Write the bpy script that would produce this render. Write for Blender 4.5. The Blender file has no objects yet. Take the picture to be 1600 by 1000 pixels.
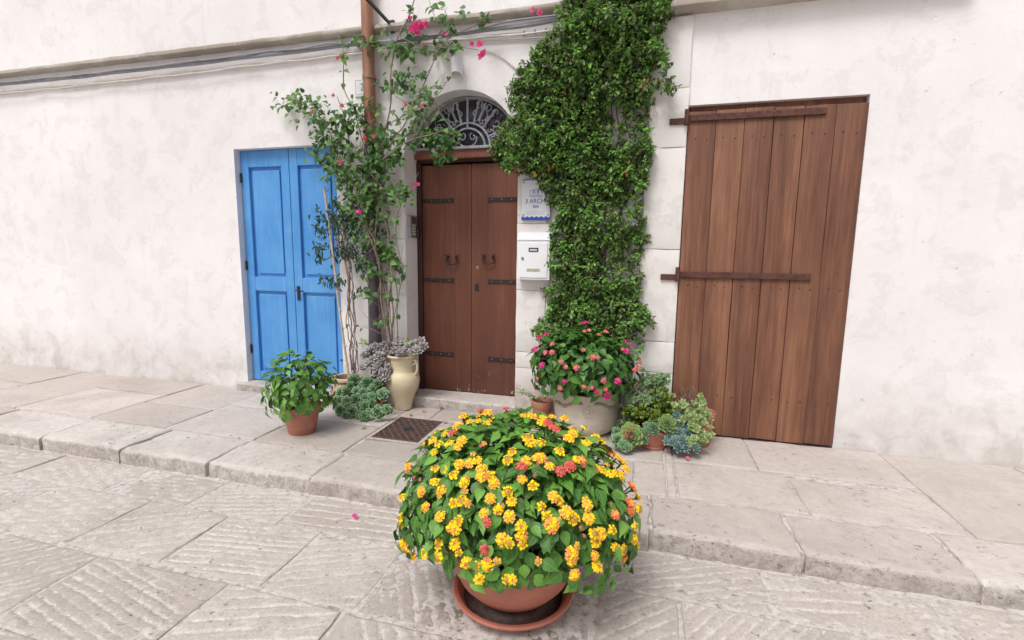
import bpy, bmesh, math, random
import numpy as np
from mathutils import Vector, Matrix, noise

random.seed(7)
RNG = np.random.default_rng(11)
PI = math.pi
scene = bpy.context.scene
COL = scene.collection

# ------------------------------------------------------------------ camera
# world: X along the facade to the right, Y away from the viewer (facade at Y = 3.95), Z up, street at Z = 0
FPX, EYE = 755.0, 1.5                       # focal length in pixels of a 1600 px wide frame, eye height
PITCH, YAW, ROLL = math.radians(7.8), math.radians(15.1), math.radians(-0.75)
_fw = Vector((-math.sin(YAW)*math.cos(PITCH), math.cos(YAW)*math.cos(PITCH), -math.sin(PITCH)))
_r = Vector((math.cos(YAW), math.sin(YAW), 0)); _u = _r.cross(_fw)
_R = math.cos(ROLL)*_r - math.sin(ROLL)*_u
_U = math.cos(ROLL)*_u + math.sin(ROLL)*_r
cam_data = bpy.data.cameras.new('camera'); cam = bpy.data.objects.new('camera', cam_data); COL.objects.link(cam)
cam_data.sensor_fit = 'HORIZONTAL'; cam_data.sensor_width = 36.0; cam_data.lens = FPX/1600*36
cam_data.clip_start = 0.05; cam_data.clip_end = 500
_m = Matrix((_R, _U, -_fw)).transposed().to_4x4(); _m.translation = Vector((0, 0, EYE)); cam.matrix_world = _m
scene.camera = cam

# ------------------------------------------------------------------ sky, sun, exposure
SUN_DIR = Vector((-0.18, -0.52, 0.84)).normalized()      # towards the sun: high, behind the viewer
world = bpy.data.worlds.new('World'); scene.world = world; world.use_nodes = True
nt = world.node_tree; nt.nodes.clear()
sky = nt.nodes.new('ShaderNodeTexSky'); sky.sky_type = 'NISHITA'; sky.sun_disc = False
sky.sun_elevation = math.asin(SUN_DIR.z); sky.sun_rotation = math.atan2(SUN_DIR.x, SUN_DIR.y)
sky.air_density = 1.0; sky.dust_density = 6.0; sky.ozone_density = 0.6
hs = nt.nodes.new('ShaderNodeHueSaturation'); hs.inputs['Saturation'].default_value = 0.34
bg = nt.nodes.new('ShaderNodeBackground'); bg.inputs['Strength'].default_value = 0.105
wo = nt.nodes.new('ShaderNodeOutputWorld')
nt.links.new(sky.outputs[0], hs.inputs['Color']); nt.links.new(hs.outputs[0], bg.inputs[0]); nt.links.new(bg.outputs[0], wo.inputs[0])
sl = bpy.data.lights.new('sun', 'SUN'); sl.energy = 1.5; sl.angle = math.radians(22); sl.color = (1.0, 0.985, 0.97)
sun = bpy.data.objects.new('sun', sl); COL.objects.link(sun)
sun.rotation_euler = (-SUN_DIR).to_track_quat('-Z', 'Y').to_euler(); sun.location = (-2, -6, 9)
vs = scene.view_settings
vs.view_transform = 'Standard'; vs.look = 'None'; vs.exposure = 0.12; vs.gamma = 1.0; vs.use_curve_mapping = False
scene.cycles.use_denoising = True
scene.cycles.max_bounces = 8; scene.cycles.transparent_max_bounces = 8

# ------------------------------------------------------------------ helpers
def _ray(x, y): return _fw + _R*((x-800)/FPX) + _U*((500-y)/FPX)
def at(x, y, Y):                    # point of the vertical plane at depth Y
    d = _ray(x, y); return Vector((0, 0, EYE)) + d*(Y/d.y)
def atz(x, y, z):                   # point of the level plane at height z
    d = _ray(x, y); return Vector((0, 0, EYE)) + d*((z-EYE)/d.z)
W = {}
def place(o, parent, M):
    if parent is not None:
        o.parent = parent; o.matrix_local = W[parent.name].inverted() @ M
    else:
        o.matrix_local = M
    W[o.name] = M.copy(); return o
def tag(o, label=None, cat=None, group=None, kind=None):
    if label: o['label'] = label
    if cat: o['category'] = cat
    if group: o['group'] = group
    if kind: o['kind'] = kind
    return o
def thing(name, label, cat, loc, group=None):
    o = bpy.data.objects.new(name, None); o.empty_display_size = 0.1; COL.objects.link(o)
    place(o, None, Matrix.Translation(Vector(loc))); return tag(o, label, cat, group)
def link(name, me, parent, M):
    o = bpy.data.objects.new(name, me); COL.objects.link(o); return place(o, parent, M)

class MB:
    """collects shapes in world coordinates; build() links them as one mesh object"""
    def __init__(s): s.v = []; s.f = []; s.t = []
    def add(s, vs, fs, tint=0.5):
        n = len(s.v); s.v += [tuple(p) for p in vs]; s.f += [tuple(i+n for i in f) for f in fs]; s.t += [tint]*len(fs)
    def box(s, x0, x1, y0, y1, z0, z1, M=None):
        vs = [Vector(p) for p in ((x0,y0,z0),(x1,y0,z0),(x1,y1,z0),(x0,y1,z0),(x0,y0,z1),(x1,y0,z1),(x1,y1,z1),(x0,y1,z1))]
        if M is not None: vs = [M @ p for p in vs]
        s.add(vs, [(0,3,2,1),(4,5,6,7),(0,1,5,4),(1,2,6,5),(2,3,7,6),(3,0,4,7)]); return s
    def prism(s, pts, d):               # outline (list of Vector, planar) pushed by vector d
        n = len(pts); d = Vector(d)
        s.add([Vector(p) for p in pts]+[Vector(p)+d for p in pts],
              [tuple(range(n)), tuple(range(2*n-1, n-1, -1))]+[(i, n+i, n+(i+1) % n, (i+1) % n) for i in range(n)]); return s
    def tube(s, path, rad, n=6, cap=True, flat=1.0):
        path = [Vector(p) for p in path]; k = len(path)
        if not hasattr(rad, '__len__'): rad = [rad]*k
        t = (path[1]-path[0]).normalized()
        a = t.orthogonal().normalized(); vs = []
        for i in range(k):
            t = (path[min(i+1, k-1)]-path[max(i-1, 0)])
            t = t.normalized() if t.length > 1e-9 else Vector((0, 0, 1))
            a = (a - t*a.dot(t)); a = a.normalized() if a.length > 1e-6 else t.orthogonal().normalized()
            b = t.cross(a)
            for j in range(n):
                q = 2*PI*j/n; vs.append(path[i]+(a*math.cos(q)+b*math.sin(q)*flat)*rad[i])
        fs = [(i*n+j, i*n+(j+1) % n, (i+1)*n+(j+1) % n, (i+1)*n+j) for i in range(k-1) for j in range(n)]
        if cap: fs += [tuple(range(n-1, -1, -1)), tuple((k-1)*n+j for j in range(n))]
        s.add(vs, fs); return s
    def lathe(s, prof, c, n=32, wob=0.0):  # prof: (radius, height) pairs, axis through c
        c = Vector(c); vs = []
        for i, (r, z) in enumerate(prof):
            for j in range(n):
                q = 2*PI*j/n; rr = r*(1+wob*math.sin(q*2+z*9))
                vs.append(c+Vector((rr*math.cos(q), rr*math.sin(q), z)))
        fs = [(i*n+j, i*n+(j+1) % n, (i+1)*n+(j+1) % n, (i+1)*n+j) for i in range(len(prof)-1) for j in range(n)]
        if prof[0][0] > 1e-4: fs.append(tuple(range(n-1, -1, -1)))
        if prof[-1][0] > 1e-4: fs.append(tuple((len(prof)-1)*n+j for j in range(n)))
        s.add(vs, fs); return s
    def build(s, name, mat, parent=None, smooth=False, bevel=0.0, seg=2, auto=None, org=None):
        vs = np.array(s.v, dtype=float); c = (vs.min(0)+vs.max(0))/2; c[2] = vs[:, 2].min()
        if org is not None: c = np.array(org)
        me = bpy.data.meshes.new(name); me.from_pydata((vs-c).tolist(), [], s.f)
        if bevel:
            bm = bmesh.new(); bm.from_mesh(me); bmesh.ops.remove_doubles(bm, verts=bm.verts, dist=1e-6)
            bmesh.ops.recalc_face_normals(bm, faces=bm.faces)
            es = [e for e in bm.edges if len(e.link_faces) == 2 and e.calc_face_angle(0) > 0.5]
            bmesh.ops.bevel(bm, geom=es, offset=bevel, segments=seg, affect='EDGES', profile=0.6, clamp_overlap=True)
            bm.to_mesh(me); bm.free()
        else:
            at_ = me.attributes.new('tint', 'FLOAT', 'FACE'); at_.data.foreach_set('value', s.t)
        me.materials.append(mat)
        if smooth or auto:
            me.polygons.foreach_set('use_smooth', [True]*len(me.polygons))
            if auto: me.set_sharp_from_angle(angle=math.radians(auto))
        me.update()
        return link(name, me, parent, Matrix.Translation(Vector(c)))

def spline(pts, step=0.03):
    """Catmull-Rom through points"""
    P = [Vector(p) for p in pts]; P = [P[0]*2-P[1]]+P+[P[-1]*2-P[-2]]; out = []
    for i in range(1, len(P)-2):
        p0, p1, p2, p3 = P[i-1:i+3]; n = max(2, int((p2-p1).length/step))
        for k in range(n):
            t = k/n
            out.append(0.5*((2*p1)+(p2-p0)*t+(2*p0-5*p1+4*p2-p3)*t*t+(3*p1-p0-3*p2+p3)*t**3))
    out.append(P[-2]); return out
def wobble(path, amp, freq=4.0, seed=0.0):
    return [p+Vector(noise.noise_vector(p*freq+Vector((seed, seed*1.7, 0))))*amp for p in path]
def orient(pos, d, n, s=1.0):
    """matrix whose +Y runs along d and whose +Z is close to n"""
    d = Vector(d).normalized(); n = Vector(n); z = n-d*n.dot(d)
    if z.length < 1e-5: z = d.orthogonal()
    z.normalize(); x = d.cross(z)
    return Matrix.Translation(Vector(pos)) @ Matrix((x*s, d*s, z*s)).transposed().to_4x4()
def rv(a=1.0): return Vector((random.uniform(-a, a), random.uniform(-a, a), random.uniform(-a, a)))

# ------------------------------------------------------------------ materials
def srgb(r, g, b):
    f = lambda c: (c/255/12.92) if c/255 <= 0.04045 else ((c/255+0.055)/1.055)**2.4
    return (f(r), f(g), f(b), 1.0)
class NT:
    def __init__(s, name):
        s.m = bpy.data.materials.new(name); s.m.use_nodes = True; s.t = s.m.node_tree; s.t.nodes.clear()
        s.out = s.n('ShaderNodeOutputMaterial'); s.p = s.n('ShaderNodeBsdfPrincipled'); s.l(s.p.outputs[0], s.out.inputs['Surface'])
    def n(s, kind, **kw):
        o = s.t.nodes.new(kind)
        for k, v in kw.items(): setattr(o, k, v)
        return o
    def l(s, a, b): s.t.links.new(a, b)
    def pos(s, scale=(1, 1, 1), obj=False):
        mp = s.n('ShaderNodeMapping'); mp.inputs['Scale'].default_value = scale
        if obj: s.l(s.n('ShaderNodeTexCoord').outputs['Object'], mp.inputs[0])
        else: s.l(s.n('ShaderNodeNewGeometry').outputs['Position'], mp.inputs[0])
        return mp.outputs[0]
    def noise(s, vec, scale, detail=4, rough=0.55, dist=0.0):
        o = s.n('ShaderNodeTexNoise'); o.inputs['Scale'].default_value = scale; o.inputs['Detail'].default_value = detail
        o.inputs['Roughness'].default_value = rough; o.inputs['Distortion'].default_value = dist; s.l(vec, o.inputs['Vector']); return o.outputs[0]
    def ramp(s, fac, stops, interp='LINEAR'):
        o = s.n('ShaderNodeValToRGB'); cr = o.color_ramp; cr.interpolation = interp
        while len(cr.elements) < len(stops): cr.elements.new(0.5)
        for e, (p, c) in zip(cr.elements, stops):
            e.position = p; e.color = c if hasattr(c, '__len__') else (c, c, c, 1)
        s.l(fac, o.inputs[0]); return o.outputs[0]
    def mix(s, fac, a, b, mode='MIX'):
        o = s.n('ShaderNodeMix', data_type='RGBA', blend_type=mode)
        for k, v in ((0, fac), (6, a), (7, b)):
            if hasattr(v, 'is_linked') or isinstance(v, bpy.types.NodeSocket): s.l(v, o.inputs[k])
            else: o.inputs[k].default_value = v
        return o.outputs[2]
    def math(s, op, a, b=0.0, clamp=False):
        o = s.n('ShaderNodeMath', operation=op, use_clamp=clamp)
        for k, v in ((0, a), (1, b)):
            if isinstance(v, bpy.types.NodeSocket): s.l(v, o.inputs[k])
            else: o.inputs[k].default_value = v
        return o.outputs[0]
    def bump(s, h, strength=0.3, dist=0.01):
        o = s.n('ShaderNodeBump'); o.inputs['Strength'].default_value = strength; o.inputs['Distance'].default_value = dist
        s.l(h, o.inputs['Height']); s.l(o.outputs[0], s.p.inputs['Normal'])
    def attr(s, name): return s.n('ShaderNodeAttribute', attribute_name=name)
    def set(s, color=None, rough=0.6, metal=0.0, spec=0.5):
        if color is not None:
            if isinstance(color, bpy.types.NodeSocket): s.l(color, s.p.inputs['Base Color'])
            else: s.p.inputs['Base Color'].default_value = color
        if isinstance(rough, bpy.types.NodeSocket): s.l(rough, s.p.inputs['Roughness'])
        else: s.p.inputs['Roughness'].default_value = rough
        s.p.inputs['Metallic'].default_value = metal; s.p.inputs['Specular IOR Level'].default_value = spec
        return s.m

M = {}
def m_plaster(name, c, c2, stain=0.5):
    t = NT(name); p = t.pos()
    big = t.noise(p, 0.9, 5, 0.6); mid = t.noise(p, 4.5, 6, 0.65, 0.4); fine = t.noise(p, 60, 4, 0.6)
    col = t.mix(t.ramp(big, [(0.35, 0.0), (0.7, 1.0)]), c, c2)
    patch = t.ramp(mid, [(0.52, 0.0), (0.60, 0.75), (0.66, 0.25), (0.75, 0.6)])
    col = t.mix(t.math('MULTIPLY', patch, 0.55*stain), col, srgb(196, 190, 188))
    streak = t.noise(t.pos((5, 5, 0.35)), 2.2, 5, 0.7)
    col = t.mix(t.math('MULTIPLY', t.ramp(streak, [(0.58, 0.0), (0.80, 1.0)]), 0.35*stain), col, srgb(184, 176, 166))
    spots = t.ramp(t.noise(p, 26, 3, 0.5), [(0.71, 0.0), (0.75, 1.0)])
    col = t.mix(t.math('MULTIPLY', spots, 0.55*stain), col, srgb(128, 120, 112))
    sep = t.n('ShaderNodeSeparateXYZ'); t.l(p, sep.inputs[0])
    band = t.ramp(t.math('ADD', t.math('MULTIPLY', sep.outputs[2], 0.5), t.math('MULTIPLY', t.noise(p, 2.6, 5, 0.65), -0.22)), [(0.0, 1.0), (0.10, 0.55), (0.22, 0.0)])
    col = t.mix(t.math('MULTIPLY', t.math('MULTIPLY', band, t.ramp(mid, [(0.35, 0.35), (0.6, 1.0)])), 0.95*stain), col, srgb(158, 146, 132))
    vo = t.n('ShaderNodeTexVoronoi', feature='DISTANCE_TO_EDGE'); vo.inputs['Scale'].default_value = 0.85
    wv = t.n('ShaderNodeVectorMath', operation='ADD'); t.l(p, wv.inputs[0]); nz = t.n('ShaderNodeTexNoise'); nz.inputs['Scale'].default_value = 3.5; nz.inputs['Detail'].default_value = 6; t.l(p, nz.inputs['Vector']); t.l(nz.outputs['Color'], wv.inputs[1]); t.l(wv.outputs[0], vo.inputs['Vector'])
    crack = t.math('MULTIPLY', t.ramp(vo.outputs['Distance'], [(0.0, 1.0), (0.0045, 0.0)]), t.ramp(t.noise(p, 1.1, 3), [(0.52, 0.0), (0.62, 1.0)]))
    col = t.mix(t.math('MULTIPLY', crack, 0.12), col, srgb(140, 132, 126))
    h = t.math('SUBTRACT', t.math('ADD', t.math('MULTIPLY', mid, 1.0), t.math('MULTIPLY', fine, 0.18)), t.math('MULTIPLY', crack, 0.15))
    t.bump(h, 0.5, 0.012); return t.set(col, 0.88, spec=0.25)
M['plaster'] = m_plaster('white_plaster', srgb(243, 240, 240), srgb(231, 227, 228))
M['limewash'] = m_plaster('limewashed_stone', srgb(240, 236, 234), srgb(226, 220, 217), 0.8)
M['ledge'] = m_plaster('weathered_ledge', srgb(178, 170, 158), srgb(150, 140, 128), 1.4)

def m_stone(name, c, c2, dark, grooves=False, pit=0.62, face=False):
    t = NT(name); p = t.pos(); oi = t.n('ShaderNodeObjectInfo').outputs['Random']
    a = t.noise(p, 3.0, 6, 0.65, 0.3); b = t.noise(p, 19, 5, 0.6); fine = t.noise(p, 110, 3, 0.6)
    col = t.mix(t.ramp(a, [(0.3, 0.0), (0.7, 1.0)]), c, c2)
    col = t.mix(t.math('MULTIPLY', oi, 0.6), col, srgb(172, 162, 154))
    col = t.mix(t.math('MULTIPLY', t.ramp(b, [(0.5, 0.0), (0.72, 1.0)]), 0.4), col, srgb(168, 158, 150))
    pits = t.ramp(t.noise(t.pos((1.0, 1.5, 1.0)), 27, 6, 0.62, 0.9), [(pit, 0.0), (pit+0.05, 1.0)])
    pits = t.math('MULTIPLY', pits, t.ramp(t.noise(p, 2.3, 4, 0.6), [(0.40, 0.05), (0.62, 1.0)]))
    soil = t.ramp(t.noise(p, 1.7, 6, 0.7, 0.5), [(0.50, 0.0), (0.68, 1.0)])
    col = t.mix(t.math('MULTIPLY', soil, 0.45), col, srgb(160, 150, 143))
    if grooves:
        g = t.attr('groove').outputs['Fac']
        lip = t.ramp(g, [(0.12, 0.0), (0.36, 1.0), (0.62, 0.3), (0.8, 0.0)])
        lip = t.math('MULTIPLY', lip, t.ramp(t.noise(p, 31, 6, 0.75), [(0.40, 0.0), (0.56, 1.0)]))
        grit = t.noise(p, 85, 6, 0.8); col = t.mix(t.ramp(grit, [(0.36, 0.5), (0.5, 0.0)]), col, srgb(138, 128, 120))
        col = t.mix(t.math('MULTIPLY', lip, 0.65), col, srgb(226, 222, 217))
        low = t.math('MULTIPLY', t.ramp(g, [(0.68, 0.0), (1.0, 1.0)]), t.ramp(t.noise(p, 21, 4, 0.6), [(0.45, 0.0), (0.66, 1.0)]))
        col = t.mix(t.math('MULTIPLY', low, 0.9), col, dark)
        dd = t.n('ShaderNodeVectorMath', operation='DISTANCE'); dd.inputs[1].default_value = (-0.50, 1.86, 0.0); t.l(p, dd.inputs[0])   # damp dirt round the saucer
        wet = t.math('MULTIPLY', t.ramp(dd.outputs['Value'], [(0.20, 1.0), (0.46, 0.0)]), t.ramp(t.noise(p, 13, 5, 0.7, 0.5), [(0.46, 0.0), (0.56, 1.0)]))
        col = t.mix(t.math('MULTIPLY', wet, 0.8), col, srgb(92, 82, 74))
        crust = t.ramp(t.noise(p, 8, 6, 0.75, 0.8), [(0.55, 0.0), (0.62, 1.0)])
        col = t.mix(t.math('MULTIPLY', crust, 0.5), col, srgb(216, 210, 204))
    if face:                                                # soot and lichen on the upright face of the kerb
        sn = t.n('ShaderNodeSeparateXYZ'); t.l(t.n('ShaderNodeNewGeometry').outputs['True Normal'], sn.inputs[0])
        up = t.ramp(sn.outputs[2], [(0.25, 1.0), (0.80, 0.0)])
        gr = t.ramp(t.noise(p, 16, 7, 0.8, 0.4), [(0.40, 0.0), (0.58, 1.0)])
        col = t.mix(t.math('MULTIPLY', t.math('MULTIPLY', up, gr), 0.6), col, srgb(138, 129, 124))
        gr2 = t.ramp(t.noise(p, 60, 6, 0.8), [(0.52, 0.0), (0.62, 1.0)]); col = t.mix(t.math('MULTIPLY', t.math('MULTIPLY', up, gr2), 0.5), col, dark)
    vein = t.ramp(t.noise(p, 7, 7, 0.8, 1.5), [(0.47, 0.0), (0.50, 1.0), (0.53, 0.0)])
    col = t.mix(t.math('MULTIPLY', vein, 0.22), col, srgb(140, 130, 122))
    col = t.mix(t.math('MULTIPLY', pits, 0.85), col, dark)
    h = t.math('SUBTRACT', t.math('ADD', t.math('MULTIPLY', b, 0.8), t.math('MULTIPLY', fine, 0.25)), t.math('MULTIPLY', pits, 0.7))
    t.bump(h, 0.55, 0.008); return t.set(col, t.ramp(a, [(0.3, 0.62), (0.7, 0.82)]), spec=0.35)
M['slab'] = m_stone('paving_stone', srgb(208, 199, 193), srgb(194, 185, 179), srgb(92, 84, 80))
M['smooth_slab'] = m_stone('smooth_grey_stone', srgb(188, 181, 174), srgb(178, 170, 162), srgb(84, 78, 76), pit=0.72)
M['kerb'] = m_stone('kerb_stone', srgb(216, 209, 204), srgb(196, 188, 183), srgb(86, 80, 78), pit=0.605, face=True)
M['street'] = m_stone('street_stone', srgb(204, 196, 189), srgb(190, 181, 175), srgb(80, 72, 68), True, 0.62)
t = NT('mortar'); p = t.pos(); f = t.noise(p, 30, 5, 0.7)
col = t.ramp(f, [(0.3, srgb(128, 120, 115)), (0.48, srgb(194, 187, 182)), (0.7, srgb(216, 211, 207))]); t.bump(f, 0.6, 0.01); M['mortar'] = t.set(col, 0.95)

def m_wood(name, a, b, c, wear_and_tone=True, rough=0.42):
    t = NT(name); oi = t.n('ShaderNodeObjectInfo').outputs['Random']
    v = t.n('ShaderNodeVectorMath', operation='ADD'); cmb = t.n('ShaderNodeCombineXYZ')
    t.l(t.math('MULTIPLY', oi, 7.0), cmb.inputs[0]); t.l(cmb.outputs[0], v.inputs[1])
    t.l(t.pos((1, 1, 1)), v.inputs[0])
    mp = t.n('ShaderNodeMapping'); mp.inputs['Scale'].default_value = (1, 1, 0.045); t.l(v.outputs[0], mp.inputs[0])
    g = t.noise(mp.outputs[0], 55, 6, 0.6, 0.6); g2 = t.noise(mp.outputs[0], 7, 4, 0.6, 0.5)
    blot = t.noise(t.pos((1, 1, 0.5)), 3.2, 4, 0.6)
    k = t.math('ADD', t.math('MULTIPLY', g, 0.45), t.math('MULTIPLY', g2, 0.55))
    col = t.ramp(k, [(0.36, a), (0.5, b), (0.64, c)])
    col = t.mix(t.ramp(blot, [(0.38, 0.45), (0.62, 0.0)]), col, a)
    rg = t.ramp(blot, [(0.3, rough+0.12), (0.7, rough-0.05)])
    if wear_and_tone:
        sep = t.n('ShaderNodeSeparateXYZ'); t.l(t.n('ShaderNodeNewGeometry').outputs['Position'], sep.inputs[0])
        lowz = t.ramp(t.math('MULTIPLY', sep.outputs[2], 0.5), [(0.09, 1.0), (0.26, 0.0)])
        low_dark = t.math('MULTIPLY', t.ramp(t.math('MULTIPLY', sep.outputs[2], 0.5), [(0.10, 0.9), (0.55, 0.0)]), t.ramp(t.noise(t.pos(), 4, 4, 0.6), [(0.3, 0.4), (0.65, 1.0)]))  # wood gets darker towards the bottom, unevenly
        col = t.mix(t.math('MULTIPLY', low_dark, 0.7), col, srgb(66, 42, 38))
        fl = t.noise(t.pos((1, 1, 0.14)), 48, 3, 0.6, 0.2)
        flake = t.math('MULTIPLY', t.ramp(fl, [(0.66, 0.0), (0.70, 1.0)]), lowz)
        col = t.mix(flake, col, srgb(186, 160, 138))
    t.bump(k, 0.25, 0.004); return t.set(col, rg, spec=0.4)
M['door'] = m_wood('brown_stained_wood', srgb(92, 54, 42), srgb(112, 67, 51), srgb(128, 79, 61))
M['door_dark'] = m_wood('dark_door_frame_wood', srgb(58, 34, 30), srgb(72, 42, 36), srgb(84, 50, 42), False)
M['transom'] = m_wood('pale_brown_transom_wood', srgb(122, 76, 64), srgb(136, 86, 73), srgb(148, 97, 82), False, 0.5)
M['shutter'] = m_wood('weathered_red_brown_wood', srgb(98, 64, 50), srgb(128, 86, 66), srgb(152, 108, 82), False, 0.6)
t = NT('blue_paint'); f = t.noise(t.pos((1, 1, 0.2)), 14, 4, 0.6); f2 = t.noise(t.pos(), 2, 4)
col = t.mix(t.ramp(f2, [(0.35, 0.0), (0.65, 1.0)]), srgb(72, 142, 210), srgb(92, 160, 222))
fd = t.noise(t.pos((1, 1, 0.12)), 26, 5, 0.65); col = t.mix(t.math('MULTIPLY', t.ramp(fd, [(0.5, 0.0), (0.75, 1.0)]), 0.35), col, srgb(140, 182, 222))
ch = t.ramp(t.noise(t.pos((1, 1, 0.6)), 30, 5, 0.7), [(0.685, 0.0), (0.70, 1.0)]); col = t.mix(t.math('MULTIPLY', ch, 0.7), col, srgb(178, 176, 168)); t.bump(f, 0.3, 0.004); M['blue'] = t.set(col, 0.45)

def m_plain(name, c, rough=0.5, metal=0.0, var=0.12, scale=12, spec=0.5, bump=0.15):
    t = NT(name); f = t.noise(t.pos(), scale, 5, 0.6)
    d = tuple(max(0, x*(1-var*1.6)) for x in c[:3])+(1,); u = tuple(min(1, x*(1+var)) for x in c[:3])+(1,)
    col = t.ramp(f, [(0.32, d), (0.5, c), (0.68, u)])
    if bump: t.bump(t.noise(t.pos(), scale*6, 3, 0.6), bump, 0.004)
    return t.set(col, rough, metal, spec)
M['iron'] = m_plain('dark_wrought_iron', srgb(54, 43, 43), 0.55, 0.3, 0.25, 25)
M['grey_iron'] = m_plain('grey_painted_iron', srgb(166, 166, 176), 0.55, 0.1, 0.15, 20)
M['bolt'] = m_plain('dull_steel', srgb(150, 142, 136), 0.45, 0.7, 0.2, 60)
M['rust'] = m_plain('rusty_iron', srgb(92, 58, 50), 0.75, 0.1, 0.3, 30, bump=0.4)
M['cover'] = m_plain('rusty_cast_iron', srgb(104, 82, 78), 0.7, 0.15, 0.22, 22, bump=0.4)
M['cover_dark'] = m_plain('dark_cast_iron', srgb(74, 56, 53), 0.8, 0.1, 0.25, 25, bump=0.4)
M['black'] = m_plain('black_metal', srgb(44, 42, 46), 0.5, 0.2, 0.2, 20)
M['dark_hole'] = m_plain('hole_shade_dark', srgb(42, 42, 46), 0.9, 0.0, 0.2, 20)  # near-black that stands in for the shade inside holes
M['white_metal'] = m_plain('white_enamel', srgb(236, 236, 240), 0.32, 0.0, 0.03, 4, bump=0.03)
M['white_shade'] = m_plain('pale_grey_plastic', srgb(205, 204, 200), 0.5, 0.0, 0.06, 6, bump=0.03)
M['slot'] = m_plain('beige_label_card', srgb(176, 172, 152), 0.6, 0.0, 0.08, 30)
M['sign'] = m_plain('glossy_white_panel', srgb(232, 234, 242), 0.22, 0.0, 0.03, 5, bump=0.0)
M['sign_blue'] = m_plain('blue_print', srgb(52, 84, 170), 0.3, 0.0, 0.05, 8, bump=0.0)
M['sign_light'] = m_plain('light_blue_print', srgb(104, 158, 208), 0.3, 0.0, 0.05, 8, bump=0.0)
M['sign_grey'] = m_plain('grey_print', srgb(150, 156, 182), 0.4, 0.0, 0.05, 8, bump=0.0)
M['tile_ink'] = m_plain('grey_blue_tile_ink', srgb(88, 96, 124), 0.4, 0.0, 0.1, 30, bump=0.0)
M['tile'] = m_plain('glazed_white_tile', srgb(236, 236, 236), 0.25, 0.0, 0.04, 12, bump=0.05)
M['cable_grey'] = m_plain('grey_conduit', srgb(140, 140, 146), 0.6, 0.0, 0.15, 9)
M['cable_white'] = m_plain('off_white_cable', srgb(212, 206, 200), 0.6, 0.0, 0.1, 9)
M['bamboo'] = m_plain('dry_cane', srgb(196, 176, 150), 0.6, 0.0, 0.15, 12)
M['shaded_mud'] = m_plain('damp_shaded_mud', srgb(84, 64, 57), 0.5, 0.0, 0.3, 30, bump=0.5)  # wet mud brown, darkened for the shade inside the saucer
M['soil'] = m_plain('dry_soil', srgb(66, 50, 42), 0.95, 0.0, 0.4, 50, bump=1.0)
M['bark'] = m_plain('grey_brown_bark', srgb(146, 124, 116), 0.85, 0.0, 0.3, 30, bump=0.8)
M['bark_dark'] = m_plain('brown_bark', srgb(96, 70, 58), 0.85, 0.0, 0.3, 30, bump=0.8)
M['stem'] = m_plain('green_stem', srgb(92, 112, 52), 0.6, 0.0, 0.2, 30)
def m_pot(name, c, c2, rough, dirt=0.3, scale=5):
    t = NT(name); a = t.noise(t.pos((1, 1, 2.2)), scale, 5, 0.62, 0.4); b = t.noise(t.pos(), 40, 4, 0.6); d = t.noise(t.pos((1, 1, 0.6)), 9, 5, 0.7)
    col = t.mix(t.ramp(a, [(0.3, 0.0), (0.7, 1.0)]), c, c2)
    col = t.mix(t.math('MULTIPLY', t.ramp(d, [(0.55, 0.0), (0.72, 1.0)]), dirt), col, tuple(x*0.45 for x in c[:3])+(1,))
    col = t.mix(t.math('MULTIPLY', t.ramp(b, [(0.62, 0.0), (0.7, 1.0)]), dirt*0.6), col, srgb(214, 200, 186))
    t.bump(t.math('ADD', b, a), 0.2, 0.004); return t.set(col, rough, spec=0.4)
M['terracotta'] = m_pot('terracotta', srgb(190, 124, 104), srgb(176, 108, 90), 0.65, 0.28)
M['old_terracotta'] = m_pot('dusty_terracotta', srgb(186, 128, 110), srgb(170, 108, 92), 0.75, 0.3)
M['pink_clay'] = m_pot('pale_pink_clay', srgb(206, 178, 156), srgb(196, 164, 142), 0.75, 0.25)
M['urn'] = m_pot('cream_glazed_clay', srgb(224, 211, 184), srgb(210, 193, 158), 0.5, 0.35)
M['planter'] = m_pot('pale_stone_ware', srgb(218, 208, 194), srgb(202, 188, 172), 0.8, 0.35)
M['planter_relief'] = m_pot('brownish_stone_ware', srgb(156, 134, 114), srgb(182, 164, 146), 0.8, 0.5, 12)
t = NT('copper_pipe'); a = t.noise(t.pos((1, 1, 0.25)), 9, 5, 0.6)
col = t.ramp(a, [(0.3, srgb(122, 84, 70)), (0.5, srgb(154, 108, 88)), (0.7, srgb(170, 124, 102))]); M['copper'] = t.set(col, 0.5, 0.15)
M['iron_pipe'] = m_plain('dark_iron_pipe', srgb(82, 70, 78), 0.5, 0.15, 0.15, 8)
t = NT('dark_glass'); col = t.ramp(t.noise(t.pos(), 3, 3), [(0.3, srgb(54, 53, 60)), (0.7, srgb(82, 80, 88))]); M['glass'] = t.set(col, 0.15, 0.0, 0.5)

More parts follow.
